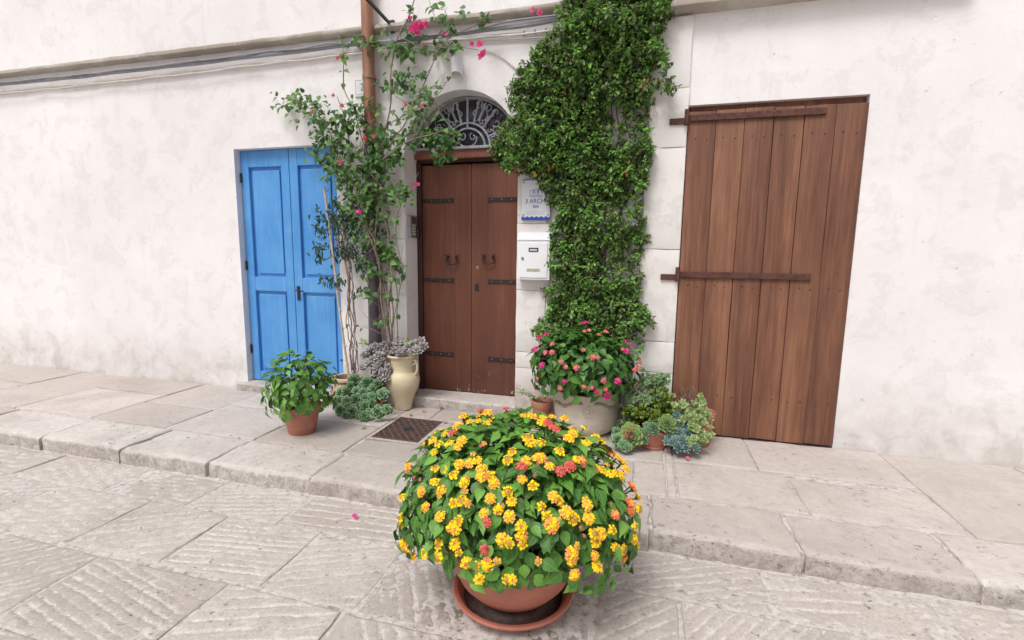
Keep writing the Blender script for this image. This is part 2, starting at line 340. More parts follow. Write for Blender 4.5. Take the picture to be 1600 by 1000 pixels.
def m_leaf(name, stops, rough=0.42, vein=0.5, edge=None, edge_at=0.72, spec=0.4, transl=0.22, veins=9.0):
    """leaf: hue picked per leaf, midrib and side veins from the leaf's own UV, a coloured margin if given"""
    t = NT(name); oi = t.n('ShaderNodeObjectInfo').outputs['Random']; tn = t.attr('tint').outputs['Fac']
    fac = t.math('FRACT', t.math('ADD', tn, t.math('MULTIPLY', oi, 0.999)))
    n = len(stops); col = t.ramp(fac, [((i+0.5)/n, s) for i, s in enumerate(stops)])
    blot = t.noise(t.pos(), 45, 3, 0.6)
    col = t.mix(t.math('MULTIPLY', t.ramp(blot, [(0.35, 0.0), (0.7, 1.0)]), 0.3), col, stops[-1])
    uv = t.n('ShaderNodeUVMap'); sp = t.n('ShaderNodeSeparateXYZ'); t.l(uv.outputs[0], sp.inputs[0])
    ax = t.math('ABSOLUTE', t.math('MULTIPLY', t.math('SUBTRACT', sp.outputs[0], 0.5), 2.0))
    mid = t.ramp(ax, [(0.0, 1.0), (0.11, 0.0)])
    sv = t.math('SINE', t.math('MULTIPLY', t.math('SUBTRACT', sp.outputs[1], t.math('MULTIPLY', ax, 0.16)), veins*6.283))
    svr = t.ramp(sv, [(0.80, 0.0), (1.0, 1.0)])
    v = t.math('MAXIMUM', mid, t.math('MULTIPLY', svr, 0.45))
    light = tuple(min(1, x*1.7+0.015) for x in stops[-1][:3])+(1,)
    col = t.mix(t.math('MULTIPLY', v, vein*0.5), col, light)
    if edge is not None:
        eg = t.math('MAXIMUM', t.ramp(ax, [(edge_at, 0.0), (min(1, edge_at+0.2), 1.0)]), t.ramp(sp.outputs[1], [(0.86, 0.0), (0.98, 1.0)]))
        col = t.mix(t.math('MULTIPLY', eg, 0.75), col, edge)
    if vein: t.bump(t.math('SUBTRACT', 1.0, v), 0.35*vein, 0.003)
    t.set(col, rough, spec=spec)
    if transl:
        tr = t.n('ShaderNodeBsdfTranslucent'); t.l(t.mix(0.5, col, stops[-1]), tr.inputs[0])
        mx = t.n('ShaderNodeMixShader'); mx.inputs[0].default_value = transl
        t.l(t.p.outputs[0], mx.inputs[1]); t.l(tr.outputs[0], mx.inputs[2]); t.l(mx.outputs[0], t.out.inputs['Surface'])
    return t.m
M['lantana_leaf'] = m_leaf('lantana_leaf', [srgb(52, 90, 40), srgb(68, 114, 48), srgb(86, 136, 56), srgb(120, 170, 72)], 0.40, 0.7, transl=0.14)
M['pink_leaf'] = m_leaf('pink_lantana_leaf', [srgb(42, 80, 38), srgb(52, 94, 42), srgb(64, 110, 46), srgb(92, 138, 52)], 0.42, 0.6, transl=0.12)
M['ivy_leaf'] = m_leaf('climber_leaf', [srgb(60, 80, 52), srgb(74, 100, 58), srgb(88, 118, 64), srgb(102, 136, 72), srgb(122, 160, 84), srgb(120, 124, 74)], 0.46, 0.25, spec=0.4, transl=0.26)
M['ivy_tip'] = m_leaf('young_climber_leaf', [srgb(98, 142, 64), srgb(116, 162, 74), srgb(138, 184, 92)], 0.46, 0.25, transl=0.24)
M['boug_leaf'] = m_leaf('bougainvillea_leaf', [srgb(48, 82, 42), srgb(60, 100, 50), srgb(74, 116, 56), srgb(104, 142, 66)], 0.45, 0.4)
M['jasmine_leaf'] = m_leaf('narrow_dark_leaf', [srgb(34, 58, 44), srgb(42, 72, 50), srgb(52, 84, 58)], 0.4, 0.2)
M['echeveria'] = m_leaf('green_rosette_leaf', [srgb(72, 110, 86), srgb(90, 130, 100), srgb(116, 154, 118)], 0.5, 0.0, srgb(170, 192, 136), 0.6, transl=0.05)
M['echeveria_gold'] = m_leaf('gold_edged_rosette_leaf', [srgb(84, 124, 82), srgb(96, 138, 90), srgb(110, 150, 94)], 0.5, 0.0, srgb(176, 172, 84), 0.62, transl=0.05)
M['grey_rosette'] = m_leaf('grey_lilac_rosette_leaf', [srgb(132, 128, 128), srgb(150, 144, 145), srgb(166, 160, 156)], 0.6, 0.0, srgb(192, 182, 184), 0.7, transl=0.04)
M['blue_rosette'] = m_leaf('blue_grey_rosette_leaf', [srgb(92, 120, 120), srgb(108, 136, 134), srgb(122, 150, 142)], 0.6, 0.0, srgb(158, 176, 162), 0.82, transl=0.04)
M['jade'] = m_leaf('olive_jade_leaf', [srgb(78, 104, 38), srgb(96, 122, 44), srgb(122, 144, 58)], 0.35, 0.0, srgb(142, 150, 72), 0.85, transl=0.06)
M['variegated'] = m_leaf('white_edged_leaf', [srgb(84, 124, 78), srgb(98, 138, 86), srgb(112, 150, 94)], 0.5, 0.0, srgb(206, 216, 178), 0.62, transl=0.12)
M['sedum'] = m_leaf('pale_green_leaf', [srgb(122, 150, 90), srgb(140, 166, 102), srgb(160, 180, 116)], 0.5, 0.0, srgb(200, 208, 150), 0.7, transl=0.12)
M['dry_leaf'] = m_leaf('dry_leaf', [srgb(132, 104, 62), srgb(150, 122, 66), srgb(158, 136, 78)], 0.8, 0.3)
M['bract'] = m_leaf('pink_bract', [srgb(224, 62, 140), srgb(236, 84, 158), srgb(242, 110, 172)], 0.6, 0.3, transl=0.35)
M['bract_old'] = m_leaf('faded_pink_bract', [srgb(206, 84, 96), srgb(216, 104, 112), srgb(224, 124, 120)], 0.6, 0.3, transl=0.3)
t = NT('petal'); c_ = t.attr('fcol').outputs['Color']; M['petal'] = t.set(c_, 0.6, spec=0.2)
# ================================================================== THE SETTING
YW, YD = 3.95, 4.20                   # facade plane, door plane
ZP, ZS = 0.10, 0.19                   # pavement and doorstep heights
KERB = 2.42                           # kerb face

def stone_mesh(name, mat, parent, c, ztop, thick, cell=0.03, rnd=0.012, amp=0.003, ang=None, depth=0.009, pitch=0.06, seed=0.0, edge_amp=0.006, front=None):
    """one stone: corner points c (4 of x, y), uneven top with rounded arrises, tool grooves at angle ang"""
    c = [Vector((p[0], p[1], 0)) for p in c]
    nu = max(3, int((c[1]-c[0]).length/cell)); nv = max(3, int((c[3]-c[0]).length/cell))
    lu, lv = (c[1]-c[0]).length, (c[3]-c[0]).length
    us = [0, .25*rnd/lu, rnd/lu] + [rnd/lu+(1-2*rnd/lu)*i/nu for i in range(1, nu)] + [1-rnd/lu, 1-.25*rnd/lu, 1]
    vs_ = [0, .25*rnd/lv, rnd/lv] + [rnd/lv+(1-2*rnd/lv)*i/nv for i in range(1, nv)] + [1-rnd/lv, 1-.25*rnd/lv, 1]
    V = []; G = []; nU, nV = len(us), len(vs_)
    for b in vs_:
        for a in us:
            p = c[0]*(1-a)*(1-b)+c[1]*a*(1-b)+c[2]*a*b+c[3]*(1-a)*b
            q = Vector((p.x, p.y, seed))
            w = noise.noise(q*6)*edge_amp+noise.noise(q*23)*edge_amp*0.5
            dx = min(a, 1-a)*lu; dy = min(b, 1-b)*lv
            if dx < rnd*1.01: p.x += w
            if dy < rnd*1.01: p.y += w
            r2 = rnd*(1.0+1.2*noise.noise(q*5))
            if front: 
                f = max(0, 1-b*lv/front); 
            else: f = 0
            d = min(dx, dy); z = 0.0
            if d < r2: z -= (r2-math.sqrt(max(0, r2*r2-(r2-d)**2)))
            z -= f*f*front*0.35 if front else 0
            z += noise.fractal(q*3.1, 0.8, 2.1, 4)*amp
            g = 0.0
            if ang is not None:
                ca, sa = math.cos(ang), math.sin(ang)
                s = -sa*p.x+ca*p.y + 0.010*noise.noise(q*4.5)+0.005*noise.noise(q*19)+0.004*noise.noise(q*55); al = ca*p.x+sa*p.y
                k = abs(((s/pitch) % 1.0)-0.5)*2                 # 1 on the groove line
                g = max(0.0, (k-0.62)/0.38)
                live = 0.78+1.4*noise.noise(Vector((al*3.2, math.floor(s/pitch)*3.1+seed, 1.5)))
                g *= min(1, max(0.0, live))*min(1, d/0.03)
                z -= depth*(g**1.3)
                z += 0.0035*noise.noise(q*41)*(1 if g > .1 else .35)-0.004*max(0, noise.noise(q*27+Vector((9, 3, 1)))-.38)
            V.append((p.x, p.y, ztop+z)); G.append(g)
    F = [(j*nU+i, j*nU+i+1, (j+1)*nU+i+1, (j+1)*nU+i) for j in range(nV-1) for i in range(nU-1)]
    rim = [i for i in range(nU)]+[j*nU+nU-1 for j in range(1, nV)]+[(nV-1)*nU+i for i in range(nU-2, -1, -1)]+[j*nU for j in range(nV-2, 0, -1)]
    n0 = len(V)
    for r in rim: V.append((V[r][0], V[r][1], ztop-thick)); G.append(0.0)
    k = len(rim); F += [(rim[(i+1) % k], rim[i], n0+i, n0+(i+1) % k) for i in range(k)]
    me = bpy.data.meshes.new(name); o_ = Vector(((c[0].x+c[2].x)/2, (c[0].y+c[2].y)/2, ztop-thick))
    me.from_pydata([(x-o_.x, y-o_.y, z-o_.z) for x, y, z in V], [], F)
    ga = me.attributes.new('groove', 'FLOAT', 'POINT'); ga.data.foreach_set('value', G)
    me.materials.append(mat); me.polygons.foreach_set('use_smooth', [True]*len(me.polygons)); me.set_sharp_from_angle(angle=math.radians(50)); me.update()
    return link(name, me, parent, Matrix.Translation(o_))

# ---- street: one wide bed of mortar with the big chiselled stones laid in it
b_ = MB(); b_.add([(-45, -30, -0.007), (45, -30, -0.007), (45, KERB+0.05, -0.007), (-45, KERB+0.05, -0.007)], [(0, 1, 2, 3)])
street = tag(b_.build('street', M['mortar'], org=(0, 0, -0.007)), kind='structure')
def row(y0, y1, xs, angs, off=0.0):
    for i in range(len(xs)-1):
        a, b = xs[i], xs[i+1]; j = 0.008; s = i*1.7+y0*9+off
        near = -2.4 < (a+b)/2 < 1.6
        tl, tr = 0.02*noise.noise(Vector((a*3, y1*5, 0))), 0.02*noise.noise(Vector((b*3, y1*5, 0)))
        bl, br = 0.02*noise.noise(Vector((a*3, y0*5, 0))), 0.02*noise.noise(Vector((b*3, y0*5, 0)))
        stone_mesh('street_stone', M['street'], street, [(a+j+bl, y0+j+bl), (b-j+br, y0+j+br), (b-j+tr, y1-j+(tr if y1 < 2.38 else 0)), (a+j+tl, y1-j+(tl if y1 < 2.38 else 0))],
                   -0.002+0.004*math.sin(s*3), 0.02, 0.0085 if near else 0.022, 0.01, 0.004, angs[i % len(angs)], 0.010, 0.056+0.012*math.sin(s), s)
row(2.08, KERB-0.015, [-7.6, -6.9, -6.1, -5.5, -4.7, -4.0, -3.2, -2.55, -1.9, -1.12, -0.62, -0.12, 0.62, 1.3, 2.0, 2.8, 3.5], [0.1, 0.5, -0.3, 0.25, 0.05, -0.4, 0.12, 0.30, 0.10, 0.14, -0.5, 0.42, 0.2, -0.3])
row(1.62, 2.08, [-7.2, -6.4, -5.7, -4.9, -4.3, -3.5, -2.8, -2.2, -1.6, -1.10, -0.14, 0.22, 0.95, 1.6, 2.4, 3.2], [0.2, -0.5, 0.6, 0.1, 0.35, -0.2, 0.5, 0.15, 0.42, -1.03, 0.72, 0.9, -0.4, 0.3, 0.1], 3)
row(1.15, 1.62, [-6.2, -5.4, -4.7, -3.9, -3.2, -2.5, -1.75, -1.14, -0.52, 0.10, 0.7, 1.4, 2.1, 2.8], [0.6, 0.1, -0.4, 0.3, 0.9, -0.2, 0.35, -0.95, -0.6, 0.7, 0.2], 5)
row(0.68, 1.15, [-4.6, -3.9, -3.1, -2.4, -1.7, -1.0, -0.3, 0.4, 1.1, 1.8], [0.3, -0.6, 0.7, 0.2, -0.2, 0.5], 8)

# ---- pavement: bed, kerb stones, slabs
b_ = MB(); b_.box(-45, 45, KERB+0.03, YW+0.6, -0.05, ZP-0.012)
pavement = tag(b_.build('pavement', M['mortar'], org=(0, 3.2, -0.05)), kind='structure')
xs = [-9.5, -8.6, -7.7, -6.9, -6.0, -5.2, -4.3, -3.5, -2.75, -1.95, -1.0, -0.42, 0.10, 0.80, 1.5, 2.2, 3.0, 3.9]
for i in range(len(xs)-1):
    j = 0.006
    dz = 0.004*math.sin(i*2.3)
    o = stone_mesh('kerb_stone', M['kerb'], pavement, [(xs[i]+j, KERB), (xs[i+1]-j, KERB+0.01*math.sin(i)), (xs[i+1]-j, 2.82), (xs[i]+j, 2.82)], ZP+dz, 0.13, 0.016 if -3.6 < xs[i] < 1.6 else 0.03, 0.016, 0.007, seed=i*3.3, edge_amp=0.016, front=0.04)
def slabs(rects, mat='slab'):
    for i, (x0, x1, y0, y1) in enumerate(rects):
        j = 0.006
        stone_mesh('paving_slab', M[mat], pavement, [(x0+j, y0+j), (x1-j, y0+j), (x1-j, y1-j), (x0+j, y1-j)], ZP+0.003*math.sin(i*1.9+x0), 0.02, 0.03, 0.007, 0.0025, seed=i*2.1+x0, edge_amp=0.006)
slabs([(-1.98, -1.42, 2.83, 3.10)], 'smooth_slab')                                      # in front of the drain cover
slabs([(-1.98, -1.95, 3.10, 3.62), (-1.55, -1.42, 3.10, 3.62)], 'slab')
slabs([(-2.75, -1.99, 2.83, 3.36), (-2.75, -1.99, 3.36, 3.94), (-3.6, -2.75, 2.83, 3.45), (-3.6, -2.75, 3.45, 3.94), (-4.4, -3.6, 2.83, 3.3), (-4.4, -3.6, 3.3, 3.94),
       (-5.3, -4.4, 2.83, 3.5), (-5.3, -4.4, 3.5, 3.94), (-6.1, -5.3, 2.83, 3.3), (-6.1, -5.3, 3.3, 3.94), (-7.0, -6.1, 2.83, 3.4), (-7.0, -6.1, 3.4, 3.94),
       (-7.9, -7.0, 2.83, 3.5), (-7.9, -7.0, 3.5, 3.94), (-8.8, -7.9, 2.83, 3.94), (-9.7, -8.8, 2.83, 3.94)])
slabs([(-1.98, -1.70, 3.63, 3.93), (-1.42, -0.80, 2.83, 3.25), (-0.80, 0.0, 2.83, 3.28), (0.0, 0.20, 2.83, 3.30), (0.20, 0.26, 2.83, 3.62), (-0.9, -0.3, 3.28, 3.64), (-0.3, 0.20, 3.30, 3.62),
       (0.26, 0.95, 2.83, 3.35), (0.26, 0.8, 3.36, 3.94), (0.95, 1.7, 2.83, 3.3), (0.8, 1.7, 3.36, 3.94), (1.7, 2.5, 2.83, 3.94), (2.5, 3.4, 2.83, 3.94), (-0.9, -0.2, 3.64, 3.94), (-0.2, 0.26, 3.62, 3.94)])
slabs([(-1.70, -0.90, 3.63, 3.93), (-1.42, -0.90, 3.25, 3.63)], 'smooth_slab')

# ---- the house front
house = thing('house', 'white plastered house front with arched doorway and stone door jambs', 'house', (-1.5, YW, 0))
AX, AZ, AR = -1.54, 2.33, 0.51          # arch centre and radius
BX0, BX1, BZ = -3.86, -2.735, 2.46      # blue door opening
SX0, SX1, SZ = 0.262, 1.42, 2.60        # brown door opening on the right
ZT = 7.0
w = MB()
def quad(x0, x1, z0, z1, y=YW): w.add([(x0, y, z0), (x1, y, z0), (x1, y, z1), (x0, y, z1)], [(0, 1, 2, 3)])
def grid(x0, x1, z0, z1):
    nx = max(1, int((x1-x0)/0.5)); nz = max(1, int((z1-z0)/0.5))
    for i in range(nx):
        for k in range(nz): quad(x0+(x1-x0)*i/nx, x0+(x1-x0)*(i+1)/nx, z0+(z1-z0)*k/nz, z0+(z1-z0)*(k+1)/nz)
ZL = 3.34
grid(-20, BX0, 0, ZT); grid(BX0, BX1, BZ, ZT); grid(BX1, AX-AR, 0, ZT); grid(AX+AR, SX0, 0, ZT); grid(SX0, SX1, SZ, ZT); grid(SX1, 14, 0, ZT)
NA = 28
arc = [(AX-AR*math.cos(PI*i/NA), AZ+AR*math.sin(PI*i/NA)) for i in range(NA+1)]
for i in range(NA):
    (xa, za), (xb, zb) = arc[i], arc[i+1]
    w.add([(xa, YW, za), (xb, YW, zb), (xb, YW, ZT), (xa, YW, ZT)], [(0, 1, 2, 3)])
    w.add([(xa, YW, za), (xb, YW, zb), (xb, YD+.1, zb), (xa, YD+.1, za)], [(3, 2, 1, 0)])
for x, f in ((AX-AR, (0, 1, 2, 3)), (AX+AR, (3, 2, 1, 0))):
    w.add([(x, YW, 0), (x, YD+.1, 0), (x, YD+.1, AZ), (x, YW, AZ)], [f])
for x0, x1, z1, dp in ((BX0, BX1, BZ, 0.16), (SX0, SX1, SZ, 0.12)):
    w.add([(x0, YW, 0), (x0, YW+dp, 0), (x0, YW+dp, z1), (x0, YW, z1)], [(0, 1, 2, 3)]); w.add([(x1, YW, 0), (x1, YW+dp, 0), (x1, YW+dp, z1), (x1, YW, z1)], [(3, 2, 1, 0)])
    w.add([(x0, YW, z1), (x0, YW+dp, z1), (x1, YW+dp, z1), (x1, YW, z1)], [(0, 1, 2, 3)])
w.add([(-20, 4.6, 0), (14, 4.6, 0), (14, 4.6, ZT), (-20, 4.6, ZT)], [(0, 1, 2, 3)])
w.add([(-20, YW, ZT), (14, YW, ZT), (14, 4.6, ZT), (-20, 4.6, ZT)], [(0, 1, 2, 3)])
w.build('wall', M['plaster'], house)

def block(name, x0, x1, y0, y1, z0, z1, mat, parent, bev=0.006, edge=0.004, seed=0.0, sub=3):
    """dressed stone: chamfered box with slightly uneven faces"""
    b = MB(); b.box(x0, x1, y0, y1, z0, z1)
    o = b.build(name, mat, parent, bevel=bev, seg=2)
    me = o.data; bm = bmesh.new(); bm.from_mesh(me)
    bmesh.ops.subdivide_edges(bm, edges=[e for e in bm.edges if e.calc_length() > 0.15], cuts=sub, use_grid_fill=True)
    L = W[o.name].translation
    for v in bm.verts:
        q = v.co+L; v.co += Vector((noise.noise(q*7+Vector((seed, 0, 0))), noise.noise(q*7+Vector((0, seed, 9)))*0.5, noise.noise(q*7+Vector((5, 0, seed)))))*edge
    bm.to_mesh(me); bm.free(); me.polygons.foreach_set('use_smooth', [True]*len(me.polygons)); me.set_sharp_from_angle(angle=math.radians(40)); return o
# jamb stones either side of the doorway, and the proud right-hand pier beside the brown door
for i, (z0, z1) in enumerate([(0.19, 0.62), (0.62, 1.12), (1.12, 1.62), (1.62, 2.02), (2.02, 2.36)]):
    block('jamb_stone', -2.235, AX-AR-0.001, YW-0.012-0.001*i, YW+0.03, z0+.0015, z1-.0015, M['limewash'], house, seed=i*2.2)
for i, (z0, z1) in enumerate([(0.10, 0.53), (0.53, 0.67), (0.67, 1.2), (1.2, 1.75), (1.75, 2.34)]):
    block('jamb_stone', AX+AR+0.001, -0.78+0.03*(i % 2), YW-0.010-0.001*i, YW+0.03, z0+.0015, z1-.0015, M['limewash'], house, seed=i*3.1+7)
for i, (z0, z1) in enumerate([(0.10, 0.58), (0.58, 0.83), (0.83, 1.55), (1.55, 2.30), (2.30, 2.72), (2.72, 3.21)]):
    block('pier_stone', -0.022+0.008*math.sin(i*2), SX0-0.004, YW-0.028-0.0015*(i % 2), YW+0.02, z0+.002, z1-.002, M['limewash'], house, seed=i*4.7, edge=0.007)
# string course above the arch and the lower sill at the right
def ledge(name, x0, x1, zb, h, out, seed):
    n = int((x1-x0)/0.12); V = []; F = []
    prof = [(0.0, 0.0), (out*0.75, 0.004), (out, 0.018), (out, h-0.012), (out-0.012, h), (0.0, h+0.012)]
    for i in range(n+1):
        x = x0+(x1-x0)*i/n
        for (o_, z) in prof:
            q = Vector((x*4, z*10, seed)); V.append((x, YW-o_-0.008*noise.noise(q) if o_ > 0 else YW+.02, zb+z+0.008*noise.noise(q*1.7)))
    k = len(prof); F = [(i*k+j, i*k+j+1, (i+1)*k+j+1, (i+1)*k+j) for i in range(n) for j in range(k-1)]
    F += [tuple(range(k-1, -1, -1)), tuple(n*k+j for j in range(k))]
    b = MB(); b.add(V, F); return b.build(name, M['ledge'], house, auto=50)
ledge('ledge', -12.0, -0.62, 3.335, 0.055, 0.07, 1.0)
ledge('ledge', -0.60, 1.9, 3.225, 0.06, 0.12, 2.0)
b = MB(); b.box(-0.35, 1.5, YW-0.02, YW+0.01, 3.30, 4.6); b.build('balcony_opening', M['cable_grey'], house, bevel=0.004)
# doorstep: one long stone that fills the opening
stone_mesh('doorstep', M['kerb'], house, [(AX-AR-0.02, YW-0.03), (AX+AR+0.02, YW-0.045), (AX+AR-.002, YD+0.06), (AX-AR+.002, YD+0.06)], ZS, 0.1, 0.025, 0.012, 0.003, seed=4.4, edge_amp=0.01)
stone_mesh('doorstep', M['kerb'], house, [(BX0-.05, YW-0.10), (BX1+.0, YW-0.10), (BX1-.003, YW+0.15), (BX0+.003, YW+0.15)], ZS-0.02, 0.09, 0.04, 0.012, 0.003, seed=9.4, edge_amp=0.008)

# ---- main door: frame, two leaves of planks with strap hinges
dl, dm, dr = -2.000, -1.5205, -1.035
zt = 2.285
b = MB(); b.box(AX-AR, dl-0.002, YD-0.035, YD+0.05, ZS-.02, zt+.02); b.build('door_frame', M['door_dark'], house, bevel=0.006)
b = MB(); b.box(AX-AR, AX+AR, YD-0.022, YD+0.05, zt+.02, zt+.045); b.build('door_frame', M['door_dark'], house, bevel=0.004)
b = MB(); b.box(AX-AR, AX+AR, YD-0.075, YD+0.05, zt+.045, 2.402); b.build('transom', M['transom'], house, bevel=0.008)
def make_leaf(x0, x1, label, hinge_left):
    d = MB(); d.box(x0+.004, x1-.004, YD+0.014, YD+0.05, ZS+.006, zt); leaf_o = d.build('door', M['door_dark'], house); leaf_o['label'] = label
    cuts = [x0, x0+(x1-x0)*0.34, x0+(x1-x0)*0.68, x1] if hinge_left else [x0, x0+(x1-x0)*0.31, x0+(x1-x0)*0.66, x1]
    for i in range(3):
        p_ = MB(); p_.box(cuts[i]+.0002, cuts[i+1]-.0002, YD-0.012+.0003*i, YD+0.013, ZS+.004+.003*i, zt-.001); p_.build('plank', M['door'], leaf_o, bevel=0.0007, seg=1)
    for py in ((314, 438, 553) if hinge_left else (312, 440, 562)):
        z = at(700 if hinge_left else 785, py, YD).z
        if hinge_left: hx0, hx1 = x0+.002, at(710, py, YD).x
        else: hx0, hx1 = at(763, py, YD).x, x1+.03
        y0 = YD-0.020; e = hx1 if hinge_left else hx0; s = 1 if hinge_left else -1; o0 = hx0 if hinge_left else hx1
        out = [(o0, y0, z-.017), (e-s*.03, y0, z-.017), (e-s*.012, y0, z-.022), (e, y0, z-.022), (e-s*.006, y0, z), (e, y0, z+.022), (e-s*.012, y0, z+.022), (e-s*.03, y0, z+.017), (o0, y0, z+.017)]
        if not hinge_left: out = out[::-1]
        h = MB(); h.prism(out, (0, 0.0075, 0)); h.build('strap_hinge', M['iron'], leaf_o)
        for k in (0.1, 0.5, 0.9):
            r = MB(); r.lathe([(0.0001, 0.005), (0.004, 0.0042), (0.0062, 0.0)], (0, 0, 0), 10)
            rx = e-s*0.02-s*k*0.22
            r.v = [(rx+x, y0-zz, z+y) for x, y, zz in r.v]; r.build('bolt', M['bolt'], leaf_o, smooth=True)
    return leaf_o
left_leaf = make_leaf(dl, dm-.002, 'left leaf of the brown wooden door', True)
right_leaf = make_leaf(dm+.002, dr, 'right leaf of the brown wooden door, with lock and keyhole', False)
def drop_handle(px, py, parent):
    c = at(px, py, YD-0.014); y0 = YD-0.022
    pts = [(a_*1.12, q_*1.2) for a_, q_ in [(-.052, .036), (-.040, .026), (-.038, .010), (-.047, -.004), (-.045, -.020), (-.030, -.030), (0, -.033), (.030, -.030), (.045, -.020), (.047, -.004), (.038, .010), (.040, .026), (.052, .036)]]
    h = MB(); h.tube(spline([(c.x+a, y0-0.012-0.012*(1 if abs(a) < .046 else .2), c.z+q) for a, q in pts], 0.008), 0.0062, 8)
    for s in (-1, 1):
        h.tube([(c.x+s*.042, YD-.012, c.z+.03), (c.x+s*.042, y0-.022, c.z+.03)], 0.009, 8)
        h.tube([(c.x+s*.052, y0-.014, c.z+.034), (c.x+s*.060, y0-.014, c.z+.040)], [0.008, 0.003], 8)
    h.build('handle', M['iron'], parent, smooth=True)
drop_handle(707, 406, left_leaf); drop_handle(764, 405, right_leaf)
c = at(746, 418, YD-.012); r = MB(); r.lathe([(0.0001, 0.007), (0.008, 0.007), (0.0085, 0.004), (0.016, 0.003), (0.017, 0.0)], (0, 0, 0), 20)
r.v = [(c.x+x, YD-.0115-zz, c.z+y) for x, y, zz in r.v]; r.build('cylinder_lock', M['bolt'], right_leaf, auto=40)
c = at(745, 449, YD-.012); b = MB(); b.box(c.x-.020, c.x+.020, YD-.0165, YD-.0115, c.z-.034, c.z+.034); esc = b.build('keyhole_plate', M['iron'], right_leaf, bevel=0.002)
b = MB(); b.tube([(c.x, YD-.0185, c.z+.006), (c.x, YD-.0160, c.z+.006)], 0.008, 12); b.box(c.x-.004, c.x+.004, YD-.0183, YD-.0160, c.z-.018, c.z+.004); b.build('keyhole', M['dark_hole'], right_leaf)  # solid dark inlay, coloured like the shade in a keyhole

# ---- fanlight: dark panes behind a wrought iron grille
fan = MB(); R2 = AR+.01
pts = [(AX-R2*math.cos(PI*i/NA), YD+0.03, AZ+R2*math.sin(PI*i/NA)) for i in range(NA+1)]
pts = [p for p in pts if p[2] > 2.395]; pts = [(pts[0][0], YD+.03, 2.39)]+pts+[(pts[-1][0], YD+.03, 2.39)]
fan.prism([Vector(p) for p in pts], (0, 0.02, 0)); fan_o = fan.build('fanlight', M['glass'], house)
YG = YD-0.085; CX, CZ = -1.530, 2.412
def bar(pts, r=0.0085, name='grille_bar', flat=0.6, n=8):
    g = MB(); g.tube([Vector((p[0], YG+(p[2] if len(p) > 2 else 0), p[1])) for p in pts], r*1.25, n, flat=flat); return g.build(name, M['grey_iron'], fan_o, auto=60)
def pol(r, a): return (CX+r*math.cos(a), CZ+r*math.sin(a))
g = MB(); g.box(AX-AR+.005, AX+AR-.005, YG-.012, YG+.012, 2.402, 2.424); g.build('grille_bar', M['grey_iron'], fan_o, bevel=0.003)
bar([(AX+(AR-.015)*math.cos(a), AZ+(AR-.015)*math.sin(a)) for a in [0.17+(PI-.34)*i/40 for i in range(41)]], 0.010)
for rr in (0.205, 0.160): bar([pol(rr, PI*i/26) for i in range(27)], 0.0095)
bar([pol(0.160, PI/2), pol(0.41, PI/2)], 0.0095)
for a in (0.42, 0.86, 1.30, PI-1.30, PI-0.86, PI-0.42):
    L = 0.31 if a in (0.42, PI-.42) else 0.39
    bar([pol(0.205, a), pol(L, a)], 0.0085)
def scroll(c, a0, turns, r0, r1, n=22): return [(c[0]+(r0+(r1-r0)*i/n)*math.cos(a0+turns*2*PI*i/n), c[1]+(r0+(r1-r0)*i/n)*math.sin(a0+turns*2*PI*i/n)) for i in range(n+1)]
for s in (-1, 1):                       # heart in the hub
    cc = (CX+s*.050, CZ+.088)
    p_ = scroll(cc, PI/2 if s < 0 else PI/2, -s*0.95, 0.012, 0.034)
    bar(p_+spline([(p_[-1][0], p_[-1][1], 0), (CX+s*.088, CZ+.060, 0), (CX+s*.050, CZ+.022, 0), (CX, CZ+.006, 0)], .01)[1:], 0.0065) if False else bar([(q[0], q[1]) for q in p_], 0.0062)
    bar([(q.x, q.y) for q in spline([(cc[0]+s*.034, cc[1], 0), (CX+s*.080, CZ+.050, 0), (CX+s*.052, CZ+.018, 0), (CX+s*.005, CZ+.004, 0)], .012)], 0.0062)
    for a, dirn in ((PI/2-s*0.22, s), (PI/2-s*0.62, -s), (PI/2-s*0.66, s), (PI/2-s*1.05, -s), (PI/2-s*1.20, s)):
        base = pol(0.235, a+0.0); tip = pol(0.375 if abs(a-PI/2) < 1 else 0.32, a)
        tx, tz = math.cos(a-PI/2*dirn), math.sin(a-PI/2*dirn)
        mid = (base[0]*.5+tip[0]*.5+tx*.028, base[1]*.5+tip[1]*.5+tz*.028)
        lo = scroll((base[0]+tx*.020, base[1]+tz*.020), a, dirn*0.8, 0.019, 0.008, 14)
        hi = scroll((tip[0]+tx*.034, tip[1]+tz*.034), a+PI, -dirn*0.85, 0.034, 0.011, 16)
        bar(lo, 0.0055); bar(hi, 0.0055)
        bar([(q.x, q.y) for q in spline([(lo[0][0], lo[0][1], 0), (base[0]*.6+tip[0]*.4-tx*.012, base[1]*.6+tip[1]*.4-tz*.012, 0), (hi[0][0], hi[0][1], 0)], .012)], 0.0055)
    k = pol(0.245, PI/2-s*0.44); g = MB(); g.lathe([(0.0001, -.014), (0.012, -.010), (0.017, 0), (0.012, .010), (0.0001, .014)], (k[0], YG, k[1]), 12); g.build('grille_boss', M['grey_iron'], fan_o, smooth=True)
    # beaten iron tulips on the diagonals
    a = PI/2-s*0.44; tip = pol(0.35, a)
    for q in (-0.5, 0, 0.5):
        e = (tip[0]+0.055*math.cos(a+q), tip[1]+0.055*math.sin(a+q)); m1 = (tip[0]+0.025*math.cos(a+q*2.4), tip[1]+0.025*math.sin(a+q*2.4))
        g = MB(); g.tube([Vector((p[0], YG-.004, p[1])) for p in (pol(.325, a), m1, e)], [0.008, 0.016, 0.002], 6, flat=0.35); g.build('grille_leaf', M['grey_iron'], fan_o, smooth=True)
    bar([pol(0.245, a), pol(0.33, a)], 0.009)

